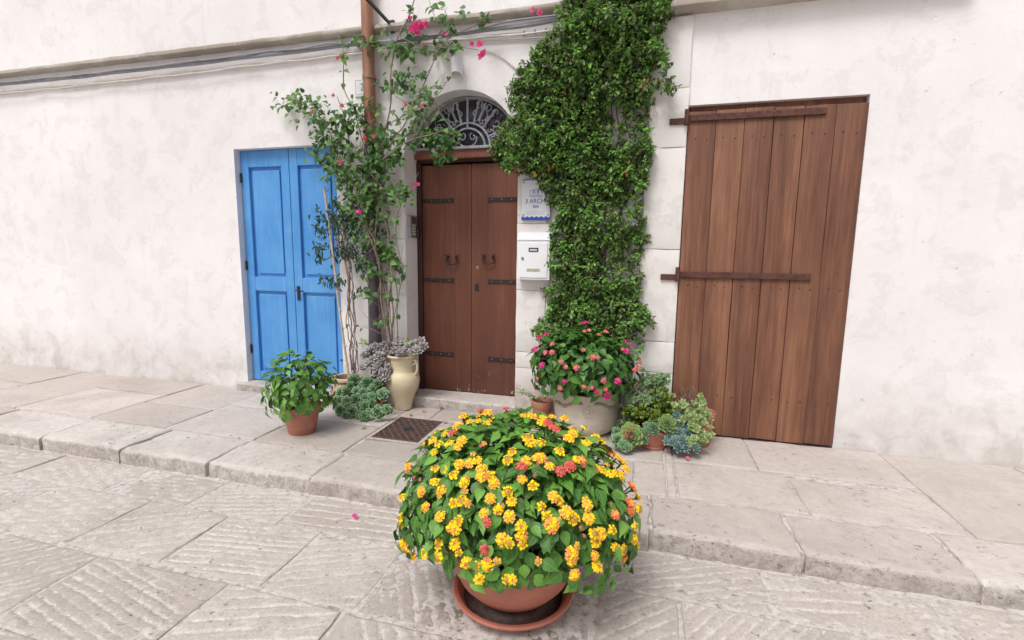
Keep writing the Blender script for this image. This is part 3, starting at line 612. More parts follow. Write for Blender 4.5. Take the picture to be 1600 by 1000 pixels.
# ---- blue door at the left, brown boarded door at the right
b = MB(); b.box(BX0+.002, BX1-.002, YW+0.10, YW+0.14, ZS-.015, BZ-.002); bd = b.build('blue_door', M['blue'], house)
xm = (BX0+BX1)/2
for x0, x1 in ((BX0+.005, xm-.003), (xm+.003, BX1-.005)):
    for (zz0, zz1) in ((ZS-.01, 0.27), (BZ-.16, BZ-.006), (1.10, 1.24)):
        p_ = MB(); p_.box(x0+.09, x1-.09, YW+.070, YW+.0995, zz0, zz1); p_.build('rail', M['blue'], bd, bevel=.004)
    for sx in (x0, x1-.09):
        p_ = MB(); p_.box(sx+.0003, sx+.0897, YW+.068, YW+.0995, ZS-.012, BZ-.005); p_.build('stile', M['blue'], bd, bevel=.004)
    for zz0, zz1 in ((0.272, 1.098), (1.242, BZ-.162)):
        p_ = MB(); p_.box(x0+.12, x1-.12, YW+.082, YW+.0995, zz0+.03, zz1-.03); p_.build('panel', M['blue'], bd, bevel=.012)
b = MB(); b.tube(spline([(BX1-.055, YW+.068, .46), (BX1-.055, YW+.045, .455), (BX1-.02, YW+.045, .455)], .01), .006, 8); b.build('latch', M['iron'], bd, smooth=True)

b = MB(); b.box(SX0+.02, SX1-.002, YW+0.05, YW+0.10, ZP+.004, SZ-.002); sd = b.build('brown_door', M['shutter'], house); sd['label'] = 'weathered red-brown boarded door with iron straps'
nb = 6
for i in range(nb):
    x0 = SX0+.004+(SX1-SX0-.008)*i/nb; x1 = SX0+.004+(SX1-SX0-.008)*(i+1)/nb
    block('plank', x0+.0015, x1-.0015, YW-.012+.003*(i % 2), YW+.0495, ZP+.01+.006*math.sin(i*3), SZ-.05+.004*math.sin(i), M['shutter'], sd, 0.004, 0.004, i*1.3, 2)
for z, xl in ((at(1040, 432, YW).z, at(1032, 432, YW-.03).x), (at(1052, 192, YW).z, at(1046, 192, YW-.03).x)):
    h = MB(); h.box(xl, SX0-.02, YW-.046, YW-.029, z-.024, z+.020); h.tube([(SX0-.012, YW-.055, z-.035), (SX0-.012, YW-.055, z+.075)], .017, 10)
    h.build('hinge_pin', M['rust'], sd, bevel=0.003)
    h = MB(); h.box(SX0+.004, SX0+.9, YW-.030, YW-.013, z-.002, z+.042); h.build('strap', M['rust'], sd, bevel=.003)

for i in range(nb):
    xn = SX0+.004+(SX1-SX0-.008)*(i+.5)/nb
    for z, dx in ((0.42, -.04), (0.43, .045), (1.28, -.03), (1.27, .04), (2.36, -.04), (2.35, .04)):
        r = MB(); r.lathe([(0.0001, 0.003), (0.005, 0.0022), (0.007, 0.0)], (0, 0, 0), 8)
        r.v = [(xn+dx+x, YW-.0115+.003*(i % 2)-zz, z+y) for x, y, zz in r.v]; r.build('nail', M['rust'], sd, smooth=True)
b = MB(); b.box(xm+.030, xm+.062, YW+.060, YW+.0675, 1.02, 1.16); b.build('lock_plate', M['iron'], bd, bevel=.002)
b = MB(); b.tube(spline([(xm+.046, YW+.060, 1.12), (xm+.046, YW+.028, 1.12), (xm+.060, YW+.022, 1.12), (xm+.13, YW+.024, 1.115)], .012), .007, 8); b.build('door_handle', M['iron'], bd, smooth=True)
for z in (.5, 1.35, 2.2):
    b = MB(); b.tube([(BX0+.012, YW+.058, z-.045), (BX0+.012, YW+.058, z+.045)], .009, 10); b.build('hinge', M['iron'], bd, auto=50)
# ================================================================== THINGS ON THE WALL AND THE GROUND
def text_mesh(txt, size, ext=0.0008):
    cu = bpy.data.curves.new('lettering', 'FONT'); cu.body = txt; cu.size = size; cu.align_x = 'CENTER'; cu.align_y = 'CENTER'; cu.extrude = ext
    ob = bpy.data.objects.new('lettering', cu); COL.objects.link(ob); dg = bpy.context.evaluated_depsgraph_get(); dg.update()
    me = bpy.data.meshes.new_from_object(ob.evaluated_get(dg)); bpy.data.objects.remove(ob); bpy.data.curves.remove(cu); return me
def lettering(txt, size, c, mat, parent, sx=1.0):
    me = text_mesh(txt, size); me.materials.clear(); me.materials.append(mat)
    return link('lettering', me, parent, Matrix.Translation(Vector(c)) @ Matrix.Rotation(PI/2, 4, 'X') @ Matrix.Diagonal((sx, 1, 1, 1)))

# wall lamp
c = at(714, 104, YW-.06)
lamp = thing('wall_lamp', 'small white cylinder wall lamp above the arched doorway', 'lamp', (c.x, YW, c.z-.07))
b = MB(); n = 24; r = 0.046; top, bot = 0.062, -0.070; V = []; F = []
for i in range(n):
    q = 2*PI*i/n; V += [(c.x+r*math.cos(q), YW-.062+r*math.sin(q), c.z+bot-0.02*math.sin(q)), (c.x+r*math.cos(q), YW-.062+r*math.sin(q), c.z+top), (c.x+r*.86*math.cos(q), YW-.062+r*.86*math.sin(q), c.z+bot-0.02*math.sin(q)), (c.x+r*.86*math.cos(q), YW-.062+r*.86*math.sin(q), c.z+bot+.05)]
for i in range(n):
    j = (i+1) % n; F += [(i*4, j*4, j*4+1, i*4+1), (i*4+2, i*4+3, j*4+3, j*4+2), (i*4, i*4+2, j*4+2, j*4)]
F += [tuple(i*4+1 for i in range(n)), tuple(i*4+3 for i in range(n-1, -1, -1))]
b.add(V, F); b.build('shade', M['white_metal'], lamp, auto=40)
b = MB(); b.tube([(c.x, YW-.062, c.z-.022), (c.x, YW-.062, c.z-.045)], .026, 16); b.build('bulb', M['white_shade'], lamp, auto=40)
b = MB(); b.box(c.x-.03, c.x+.03, YW-.018, YW+.002, c.z-.04, c.z+.04); b.build('wall_plate', M['white_metal'], lamp, bevel=.004)

# downpipe: copper above, dark iron below
px = -2.325; YP = YW-.085
pipe = thing('drainpipe', 'round copper drainpipe with dark iron lower half, behind the pink climber', 'drainpipe', (px, YP, ZP))
zc = at(590, 235, YP).z
b = MB(); b.tube([(px, YP, zc), (px-.004, YP, 3.3), (px, YP, 5.2), (px, YP, 7.2)], 0.050, 24); b.build('copper_pipe', M['copper'], pipe, auto=50)
b = MB(); b.tube([(px, YP, ZP+.01), (px, YP, zc+.04)], 0.053, 24); b.tube([(px, YP, zc-.03), (px, YP, zc+.045)], 0.060, 24); b.tube([(px, YP, ZP+.0), (px, YP, ZP+.05)], 0.062, 24); b.build('iron_pipe', M['iron_pipe'], pipe, auto=50)
for z in (1.25, 2.95, 4.3):
    b = MB(); b.tube([(px, YP, z), (px, YP, z+.03)], 0.057, 24); b.box(px-.012, px+.012, YP+.05, YW+.01, z+.004, z+.026); b.build('bracket', M['copper'] if z > 2.4 else M['iron_pipe'], pipe, auto=50)

# house number tile (its right edge behind the pipe)
c = at(567, 137, YW)
tile = thing('house_number', 'white tile with house number 2 beside the copper drainpipe', 'house number', (c.x, YW, c.z-.075))
b = MB(); b.box(c.x-.075, c.x+.075, YW-.012, YW+.002, c.z-.075, c.z+.075); b.build('plate', M['tile'], tile, bevel=.004)
for q in ((-.064, .064, .058, .0605), (-.064, .064, -.0605, -.058), (-.064, -.0615, -.0578, .0578), (.0615, .064, -.0578, .0578)):
    b = MB(); b.box(c.x+q[0], c.x+q[1], YW-.0128, YW-.0118, c.z+q[2], c.z+q[3]); b.build('border', M['tile_ink'], tile)
lettering('2', .088, (c.x, YW-.0125, c.z), M['tile_ink'], tile, 0.72)

# sign with the guest house name
c0, c1 = at(816, 281, YW-.03), at(852, 344, YW-.03)
sx0, sx1, sz1, sz0 = c0.x, c0.x+.235, c0.z, c1.z
sign = thing('sign', 'white and blue guest house sign half hidden by the green climber', 'sign', ((sx0+sx1)/2, YW-.03, sz0))
b = MB(); b.box(sx0, sx1, YW-.036, YW-.028, sz0+.018, sz1); b.build('panel', M['sign'], sign, bevel=.0015)
sm = (sx0+sx1)/2
V = [(sx0, sz0)]+[(sx0+(sx1-sx0)*i/40, sz0+.026+.005*math.sin(i*.95)) for i in range(41)]+[(sx1, sz0)]
b = MB(); b.prism([Vector((x, YW-.0385, z)) for x, z in V][::-1], (0, .011, 0)); b.build('wave_band', M['sign_blue'], sign)
b = MB(); b.box(sx0, sx1, YW-.0368, YW-.0352, sz1-.007, sz1); b.build('top_band', M['sign_light'], sign)
lettering('3 ARCHI', .052, (sm, YW-.037, sz0+.150), M['sign_blue'], sign, 0.92)
lettering('B&B', .028, (sm, YW-.037, sz0+.108), M['sign_blue'], sign)
for k, (hw, zz) in enumerate(((.082, .066), (.072, .050))):
    b = MB(); x = -hw
    while x < hw:
        d = random.uniform(.006, .018); b.box(sm+x, sm+min(x+d, hw), YW-.0368, YW-.0356, sz0+zz-.002, sz0+zz+.002); x += d+.004
    b.build('fine_print', M['sign_grey'], sign)
for k in (-1, 0, 1):                  # the arches of the emblem
    cx = sm+k*.030; b = MB(); b.tube([Vector((cx+.022*math.cos(a), YW-.0372, sz0+.212+(.034 if k == 0 else .026)*math.sin(a))) for a in [PI*1.08*i/16-.12 for i in range(17)]], .0032, 6, flat=.5); b.build('emblem_arch', M['sign_light'] if k else M['sign_blue'], sign, smooth=True)
for k in (0, 1):
    b = MB(); b.tube([Vector((sm-.055+.11*i/20, YW-.0372, sz0+.196-.010*k+.004*math.sin(i*.6+k))) for i in range(21)], .0026, 6, flat=.5); b.build('emblem_wave', M['sign_light'] if k else M['sign_blue'], sign, smooth=True)
for x, z in ((sx0+.016, sz1-.022), (sx1-.016, sz1-.022), (sx0+.016, sz0+.042), (sx1-.016, sz0+.042)):
    b = MB(); b.tube([(x, YW-.042, z), (x, YW+.001, z)], .006, 12); b.build('stud', M['bolt'], sign, auto=50)

# mailbox
c0 = at(809, 376, YW-.10); c1 = at(856, 438, YW-.10)
mx0, mx1, mz1, mz0 = c0.x, c0.x+.268, c0.z, c1.z
mail = thing('mailbox', 'white metal mailbox on the right door jamb under the sign', 'mailbox', ((mx0+mx1)/2, YW, mz0))
b = MB(); b.box(mx0, mx1, YW-.100, YW-.010, mz0, mz1); b.build('body', M['white_metal'], mail, bevel=.005)
cap = [(YW-.010, mz1+.072), (YW-.045, mz1+.070), (YW-.106, mz1+.012), (YW-.106, mz1+.001), (YW-.010, mz1+.001)]
b = MB(); b.prism([Vector((mx0-.004, y, z)) for y, z in cap], (mx1-mx0+.008, 0, 0)); b.build('lid', M['white_metal'], mail, bevel=.004)
b = MB(); b.box(mx0+.020, mx1-.020, YW-.107, YW-.1005, mz0+.018, mz1-.014); dr_ = b.build('door', M['white_metal'], mail, bevel=.003)
xc = (mx0+mx1)/2
b = MB(); b.box(xc-.040, xc+.040, YW-.111, YW-.1072, mz1-.088, mz1-.056); fr = b.build('label_frame', M['black'], dr_, bevel=.002)
b = MB(); b.box(xc-.030, xc+.030, YW-.1125, YW-.1112, mz1-.080, mz1-.066); b.build('label_card', M['white_shade'], dr_)
b = MB(); b.box(xc-.055, xc+.055, YW-.1100, YW-.1072, mz0+.070, mz0+.092); b.build('viewing_slot', M['slot'], dr_, bevel=.001)
b = MB(); b.tube([(mx0+.045, YW-.114, (mz0+mz1)/2+.015), (mx0+.045, YW-.107, (mz0+mz1)/2+.015)], .011, 16); b.build('lock', M['bolt'], dr_, auto=40)

# intercom on the left reveal, facing right into the doorway
XJ = AX-AR; z0, z1 = at(645, 372, 4.05).z, at(645, 337, 4.05).z
ic = thing('intercom', 'grey metal door intercom with white buttons on the left door reveal', 'intercom', (XJ, 4.06, z0))
b = MB(); b.box(XJ-.002, XJ+.030, 3.975, 4.12, z0, z1); b.build('body', M['grey_iron'], ic, bevel=.006)
b = MB(); b.box(XJ+.0305, XJ+.036, 3.987, 4.108, z0+.008, z1-.008); b.build('face_plate', M['bolt'], ic, bevel=.002)
for i in range(6):
    b = MB(); b.box(XJ+.0365, XJ+.038, 4.00, 4.06, z1-.025-.008*i-.003, z1-.025-.008*i); b.build('speaker_slit', M['black'], ic)
for i in range(4):
    b = MB(); b.box(XJ+.0365, XJ+.041, 3.998, 4.062, z0+.025+.026*i, z0+.041+.026*i); b.build('button', M['white_shade'], ic, bevel=.0015)
b = MB(); b.box(XJ+.0365, XJ+.043, 4.070, 4.112, z0+.004, z0+.115); kp = b.build('keypad', M['black'], ic, bevel=.004)
for i in range(6):
    for j in range(3):
        b = MB(); b.box(XJ+.0435, XJ+.046, 4.076+.0115*j, 4.084+.0115*j, z0+.014+.015*i, z0+.022+.015*i); b.build('key', M['bolt'], kp)

# cables along the facade
def cable(label, pts, r, mat, Y=YW-.05, wob=.006, clips=0, left=None, seed=0.):
    P = [at(x, y, Y) for x, y in pts]
    if left is not None: P = [Vector((-11, Y, P[0].z+left)), Vector((-6, Y, P[0].z+left*.4-.03))]+P
    o = thing('cable', label, 'cable', P[0], 'cables strung along the facade')
    b = MB(); b.tube(wobble(spline(P, .04), wob, 3.0, seed), r, 8); b.build('sheath', mat, o, smooth=True)
    for k in range(clips):
        p_ = P[-2].lerp(P[-1], (k+.5)/clips); b = MB(); b.tube([p_+Vector((-.006, 0, 0)), p_+Vector((.006, 0, 0))], r*1.5, 8); b.box(p_.x-.006, p_.x+.006, Y+r*.5, YW+.005, p_.z-.006, p_.z+.006); b.build('clip', M['cable_grey'], o)
cable('thick grey conduit running under the ledge above the arch', [(519, 74), (600, 66), (700, 55), (800, 42), (880, 30)], .017, M['cable_grey'], left=.06, seed=1.)
cable('thin grey cable twisting along the top of the conduit', [(519, 70), (590, 70), (640, 60), (720, 52), (800, 34), (880, 24)], .008, M['cable_grey'], YW-.07, .014, left=.05, seed=2.)
cable('off-white cable bundle clipped below the grey conduit', [(519, 85), (560, 78), (650, 71), (740, 60), (810, 53), (880, 44)], .012, M['cable_white'], YW-.03, .006, 4, left=.03, seed=3.)
cable('second off-white cable twisted around the climber at the drainpipe', [(519, 88), (570, 80), (620, 68), (690, 66), (760, 57), (880, 46)], .007, M['cable_white'], YW-.06, .016, left=.02, seed=4.)
cable('thin off-white cable lowest on the wall below the bundle', [(640, 70), (700, 66), (780, 62), (880, 57)], .006, M['cable_white'], YW-.02, .004, seed=5.)
cable('thin beige cable curving over the arch down into the climber', [(756, 80), (772, 84), (790, 94), (806, 108), (822, 122)], .006, M['cable_white'], YW-.012, .002, seed=6.)
cable('thin grey upright line on the wall left of the drainpipe', [(572, 300), (574, 400), (576, 470), (577, 560)], .006, M['cable_grey'], YW-.010, .004, seed=7.)  # thin grey tube drawn as an upright line on the wall

# iron stay at the top left
p0, p1 = at(612, 40, YW-.02), at(562, -14, 3.45)
stay = thing('awning_stay', 'dark iron stay fixed to the wall beside the copper pipe', 'bracket', p0)
b = MB(); d = (p1-p0).normalized(); b.tube([p0, p1+d*.9], .014, 4); b.build('rod', M['black'], stay)
b = MB(); b.box(p0.x-.02, p0.x+.02, YW-.022, YW+.004, p0.z-.055, p0.z+.045); b.build('foot_plate', M['black'], stay, bevel=.004)

# drain cover with diamond ribs and a square lifting hole
dx0, dx1, dy0, dy1 = -1.945, -1.555, 3.125, 3.600
drain = thing('drain_cover', 'rusty brown square iron drain cover with diamond pattern in the pavement', 'drain cover', ((dx0+dx1)/2, (dy0+dy1)/2, ZP-.01))
b = MB(); b.box(dx0, dx1, dy0, dy1, ZP-.011, ZP+.0); b.build('plate', M['cover_dark'], drain)
for q in ((dx0, dx1, dy0, dy0+.014), (dx0, dx1, dy1-.014, dy1), (dx0, dx0+.014, dy0+.0142, dy1-.0142), (dx1-.014, dx1, dy0+.0142, dy1-.0142)):
    b = MB(); b.box(q[0], q[1], q[2], q[3], ZP-.009, ZP+.007); b.build('rim', M['cover'], drain, bevel=.002)
def clip_line(px_, py_, ang):
    ts = []; ca, sa = math.cos(ang), math.sin(ang)
    lo, hi = -9, 9
    for p_, d_, a_, b_2 in ((px_, ca, dx0+.015, dx1-.015), (py_, sa, dy0+.015, dy1-.015)):
        t0, t1 = (a_-p_)/d_, (b_2-p_)/d_
        if t0 > t1: t0, t1 = t1, t0
        lo, hi = max(lo, t0), min(hi, t1)
    return lo, hi
cx, cy = (dx0+dx1)/2, (dy0+dy1)/2
for s, ang in ((1, 0.88), (-1, -0.88)):
    for k in range(-5, 6):
        ox, oy = -math.sin(ang)*k*.048, math.cos(ang)*k*.048
        lo, hi = clip_line(cx+ox, cy+oy, ang)
        if hi-lo > .03:
            Mx = Matrix.Translation((cx+ox, cy+oy, 0)) @ Matrix.Rotation(ang, 4, 'Z')
            b = MB(); b.box(lo, hi, -.0055, .0055, ZP-.0005, ZP+.005+.0004*s, Mx); b.build('rib', M['cover'], drain)
Mx = Matrix.Translation((cx, cy, 0)) @ Matrix.Rotation(PI/4, 4, 'Z')
b = MB(); b.box(-.036, .036, -.036, .036, ZP+.0, ZP+.0065, Mx); b.build('lifting_hole', M['dark_hole'], drain)  # raised dark plate; its colour stands for the hole's inner shade
b = MB(); b.box(dx0-.03, dx1+.03, dy0-.03, dy0-.001, ZP-.01, ZP+.005); b.box(dx0-.03, dx1+.03, dy1+.001, dy1+.025, ZP-.01, ZP+.005); b.box(dx0-.03, dx0-.001, dy0, dy1, ZP-.01, ZP+.005); b.box(dx1+.001, dx1+.03, dy0, dy1, ZP-.01, ZP+.005)
b.build('drain_surround', M['kerb'], pavement, bevel=.002)
# ================================================================== PLANTS
def leaf_t(L, Wd, prof, fold=0.18, curl=0.25, wave=0.0):
    """leaf template along +Y, face up +Z: arrays of vertices, faces and UV"""
    V = []; U = []; n = len(prof)
    for i, (t_, w_) in enumerate(prof):
        y = t_*L; z = -curl*L*t_*t_
        wv = wave*math.sin(i*2.3)*Wd
        for s in (-1, 0, 1):
            V.append((s*w_*Wd, y, z+abs(s)*w_*Wd*fold+s*wv)); U.append((0.5+0.5*s, t_))
    F = []
    for i in range(n-1):
        for k in (0, 1): F.append((i*3+k, i*3+k+1, (i+1)*3+k+1, (i+1)*3+k))
    return np.array(V), F, np.array(U)
OVATE = [(0, .06), (.12, .66), (.32, 1.0), (.58, .74), (.82, .27), (1, .01)]
ROUND = [(0, .08), (.2, .70), (.5, 1.0), (.8, .75), (1, .10)]
SMALL = [(0, .08), (.3, .9), (.65, .85), (1, .05)]
LANCE = [(0, .08), (.3, 1.0), (.65, .7), (1, .02)]
T_LANT = [leaf_t(.062, .0225, OVATE, .25, .30, .06), leaf_t(.054, .019, OVATE, .36, .20, -.08), leaf_t(.070, .024, OVATE, .20, .45, .09)]
T_PINK = [leaf_t(.086, .026, OVATE, .25, .35, .05), leaf_t(.076, .024, OVATE, .32, .25, -.06)]
T_IVY = [leaf_t(.036, .0105, SMALL, .28, .25), leaf_t(.042, .0125, SMALL, .22, .4)]
T_BOUG = [leaf_t(.058, .021, OVATE, .22, .30), leaf_t(.050, .020, OVATE, .25, .15), leaf_t(.066, .024, OVATE, .18, .4)]
T_JAS = [leaf_t(.050, .010, LANCE, .2, .3), leaf_t(.056, .012, LANCE, .2, .45)]
T_BRACT = [leaf_t(.036, .016, ROUND, .3, -.2)]

def tmpl_mesh(name, T, mat):
    V, F, U = T; me = bpy.data.meshes.new(name); me.from_pydata(V.tolist(), [], F)
    uv = me.uv_layers.new(name='UVMap'); idx = np.zeros(len(me.loops), dtype=np.int32); me.loops.foreach_get('vertex_index', idx)
    uv.data.foreach_set('uv', U[idx].astype(np.float32).ravel()); me.materials.append(mat)
    me.polygons.foreach_set('use_smooth', [True]*len(me.polygons)); me.update(); return me
def mass(name, insts, mat, parent, kind='stuff', origin=None):
    """many template copies (template, matrix, tint) joined into one mesh"""
    Vs, Us, Fs, Ts = [], [], [], []; base = 0
    o_ = np.array(origin if origin is not None else W[parent.name].translation)
    for (V, F, U), Mx, tn in insts:
        A = np.array(Mx); Vs.append(V @ A[:3, :3].T + A[:3, 3] - o_); Us.append(U)
        Fs += [tuple(i+base for i in f) for f in F]; Ts += [tn]*len(F); base += len(V)
    V = np.concatenate(Vs); U = np.concatenate(Us)
    me = bpy.data.meshes.new(name); me.from_pydata(V.tolist(), [], Fs)
    uv = me.uv_layers.new(name='UVMap'); idx = np.zeros(len(me.loops), dtype=np.int32); me.loops.foreach_get('vertex_index', idx)
    uv.data.foreach_set('uv', U[idx].astype(np.float32).ravel())
    at_ = me.attributes.new('tint', 'FLOAT', 'FACE'); at_.data.foreach_set('value', np.array(Ts, dtype=np.float32))
    me.materials.append(mat); me.polygons.foreach_set('use_smooth', [True]*len(me.polygons)); me.update()
    ob = link(name, me, parent, Matrix.Translation(Vector(o_)))
    if kind: ob['kind'] = kind
    return ob
def split_leaves(insts, templates, mat, parent, limit, name='leaf', rest='foliage', key=None):
    """the leaves that show largest become parts, the rest one mass"""
    meshes = {id(T): tmpl_mesh(name, T, mat) for T in templates}
    eye = Vector((0, 0, EYE))
    def score(it):
        Mx = it[1]; c = Mx.translation; z = Vector((Mx[0][2], Mx[1][2], Mx[2][2])); s = z.length; v = (eye-c)
        return (abs(z.normalized().dot(v.normalized()))*s*s)/(v.length_squared)+(key(c) if key else 0)
    insts = sorted(insts, key=score, reverse=True)
    for T, Mx, tn in insts[:limit]: link(name, meshes[id(T)], parent, Mx)
    if insts[limit:]: mass(rest, insts[limit:], mat, parent)

# ---- pots
def pot_mesh(prof_out, wall, zsoil):
    """outer profile closed by an inner wall down to the soil line"""
    top = prof_out[-1]; inner = [(top[0]-wall*.5, top[1]+.003), (top[0]-wall, top[1]-.004)]
    rs = np.interp(zsoil-.02, [p[1] for p in prof_out], [p[0] for p in prof_out])-wall
    return prof_out+inner+[(max(.01, rs), zsoil-.02), (0.0001, zsoil-.021)]
def soil_disc(parent, c, r, z):
    b = MB(); b.lathe([(r, z-.004), (r*.6, z+.006), (0.0001, z+.012)], c, 24, 0.0); 
    b.v = [(x, y, q+.006*noise.noise(Vector((x*40, y*40, 0)))) for x, y, q in b.v]; b.build('soil', M['soil'], parent, smooth=True)

# ---- lantana flower heads
def floret(c, nrm, r, col, V, F, Cc, lobes=5):
    nrm = Vector(nrm).normalized(); a = nrm.orthogonal().normalized(); bb = nrm.cross(a); n0 = len(V); k = lobes*2; ph = random.random()*6
    V.append(Vector(c)-nrm*r*.25)
    for i in range(k):
        q = ph+2*PI*i/k; rr = r if i % 2 == 0 else r*.62
        V.append(Vector(c)+(a*math.cos(q)+bb*math.sin(q))*rr+nrm*(r*.12 if i % 2 == 0 else 0))
    for i in range(k): F.append((n0, n0+1+i, n0+1+(i+1) % k)); Cc.append(col)
def vary(c, a=.12): return tuple(min(1, max(0, x*(1+random.uniform(-a, a)))) for x in c[:3])+(1,)
def head_mesh(name, R, inner, outer, bud, rings=(9, 6, 3), open_=(1, 1, 1), lob=.40):
    """flat umbel: rings of open florets round a few buds; open_ says how much of each ring is in bloom"""
    V, F, Cc = [], [], []
    for j in range(3):                                      # shallow green-gold cushion under the florets
        for i in range(8): V.append(Vector((math.cos(i*PI/4)*(.72-.22*j), math.sin(i*PI/4)*(.72-.22*j), -.22+.20*j))*R)
    for j in range(2):
        for i in range(8): F.append((j*8+i, j*8+(i+1) % 8, j*8+8+(i+1) % 8, j*8+8+i)); Cc.append(vary(tuple(inner[q]*.40+outer[q]*.35 for q in range(3)), .05))
    F.append(tuple(16+i for i in range(8))); Cc.append(vary(tuple(inner[q]*.45+outer[q]*.35 for q in range(3))))
    for k, (n, rr, zz) in enumerate(zip(rings, (.80, .48, .16), (-.06, .20, .32))):
        ph = random.random()*6; mixc = (.72, .25, .0)[k]
        for i in range(n):
            q = ph+2*PI*i/n+random.uniform(-.16, .16); r_ = R*rr*random.uniform(.86, 1.12)
            p_ = Vector((r_*math.cos(q), r_*math.sin(q), R*zz+R*random.uniform(-.07, .07))); d = (Vector((math.cos(q), math.sin(q), 0))*(.75-.3*k)+Vector((0, 0, 1))+rv(.25)).normalized()
            if random.random() > open_[k]:
                if bud is not None: floret(p_-d*R*.04, d, R*.17, vary(bud), V, F, Cc, 3)
            else:
                col = vary(outer if random.random() < mixc else inner, .08); floret(p_, d, R*lob*random.uniform(.8, 1.08)*(1-.12*k), col, V, F, Cc, random.choice((4, 5)))
    n0 = len(V)                                             # calyx and stalk
    for r_, z in ((R*.5, -R*.15), (R*.16, -R*.7), (R*.07, -R*3.6)):
        for i in range(6): V.append(Vector((r_*math.cos(i*PI/3), r_*math.sin(i*PI/3), z)))
    for j in range(2):
        for i in range(6): F.append((n0+j*6+i, n0+j*6+(i+1) % 6, n0+(j+1)*6+(i+1) % 6, n0+(j+1)*6+i)); Cc.append(srgb(86, 112, 52))
    me = bpy.data.meshes.new(name); me.from_pydata([tuple(v) for v in V], [], F)
    ca = me.color_attributes.new('fcol', 'FLOAT_COLOR', 'CORNER'); data = []
    for p_ in me.polygons:
        for _ in p_.loop_indices: data += list(Cc[p_.index])
    ca.data.foreach_set('color', data); me.materials.append(M['petal']); me.update(); return me
YEL, ORA, RED, PNK, MAG, BUD = srgb(255, 216, 34), srgb(244, 182, 86), srgb(214, 100, 88), srgb(226, 118, 118), srgb(208, 44, 122), srgb(184, 122, 104)
H_Y = [head_mesh('yellow_head', .027, YEL, ORA, None), head_mesh('yellow_head', .026, YEL, srgb(252, 206, 44), BUD, (9, 6, 3), (1, .9, .1)), head_mesh('yellow_head', .025, YEL, srgb(254, 210, 34), BUD, (8, 5, 3), (1, .25, 0)), head_mesh('yellow_head', .026, YEL, srgb(248, 194, 66), BUD, (9, 6, 2), (.95, 1, .3)),
       head_mesh('yellow_head', .024, YEL, srgb(254, 210, 34), BUD, (8, 4, 3), (.8, .5, 0)), head_mesh('yellow_head', .028, YEL, srgb(240, 160, 90), None, (10, 6, 3))]
H_O = [head_mesh('orange_head', .028, YEL, srgb(230, 130, 92), None, (10, 6, 3)), head_mesh('orange_head', .027, ORA, srgb(222, 112, 86), None, (10, 6, 3))]
H_R = [head_mesh('red_head', .027, RED, srgb(216, 104, 96), None, (10, 7, 3)), head_mesh('red_head', .026, srgb(218, 112, 100), RED, BUD, (9, 6, 3), (1, 1, .3))]
H_S = [head_mesh('bud_head', .016, YEL, ORA, BUD, (6, 4, 2), (.6, .2, 0), .46), head_mesh('bud_head', .012, srgb(200, 126, 112), PNK, BUD, (6, 4, 2), (.2, 0, 0), .46)]
H_M = [head_mesh('magenta_head', .028, MAG, srgb(214, 56, 130), None, (10, 6, 3)), head_mesh('magenta_head', .026, srgb(216, 70, 134), MAG, srgb(238, 160, 110), (9, 6, 3), (1, 1, .2))]
H_P = [head_mesh('pink_head', .024, srgb(236, 150, 112), srgb(218, 78, 132), srgb(240, 170, 104), (9, 5, 3), (1, .8, 0)), head_mesh('pink_head', .022, srgb(236, 160, 118), srgb(226, 104, 134), srgb(240, 170, 104), (8, 5, 2), (1, .6, 0)), head_mesh('pink_head', .020, srgb(236, 150, 120), srgb(224, 112, 130), srgb(238, 160, 110), (7, 4, 2), (.8, .4, 0))]

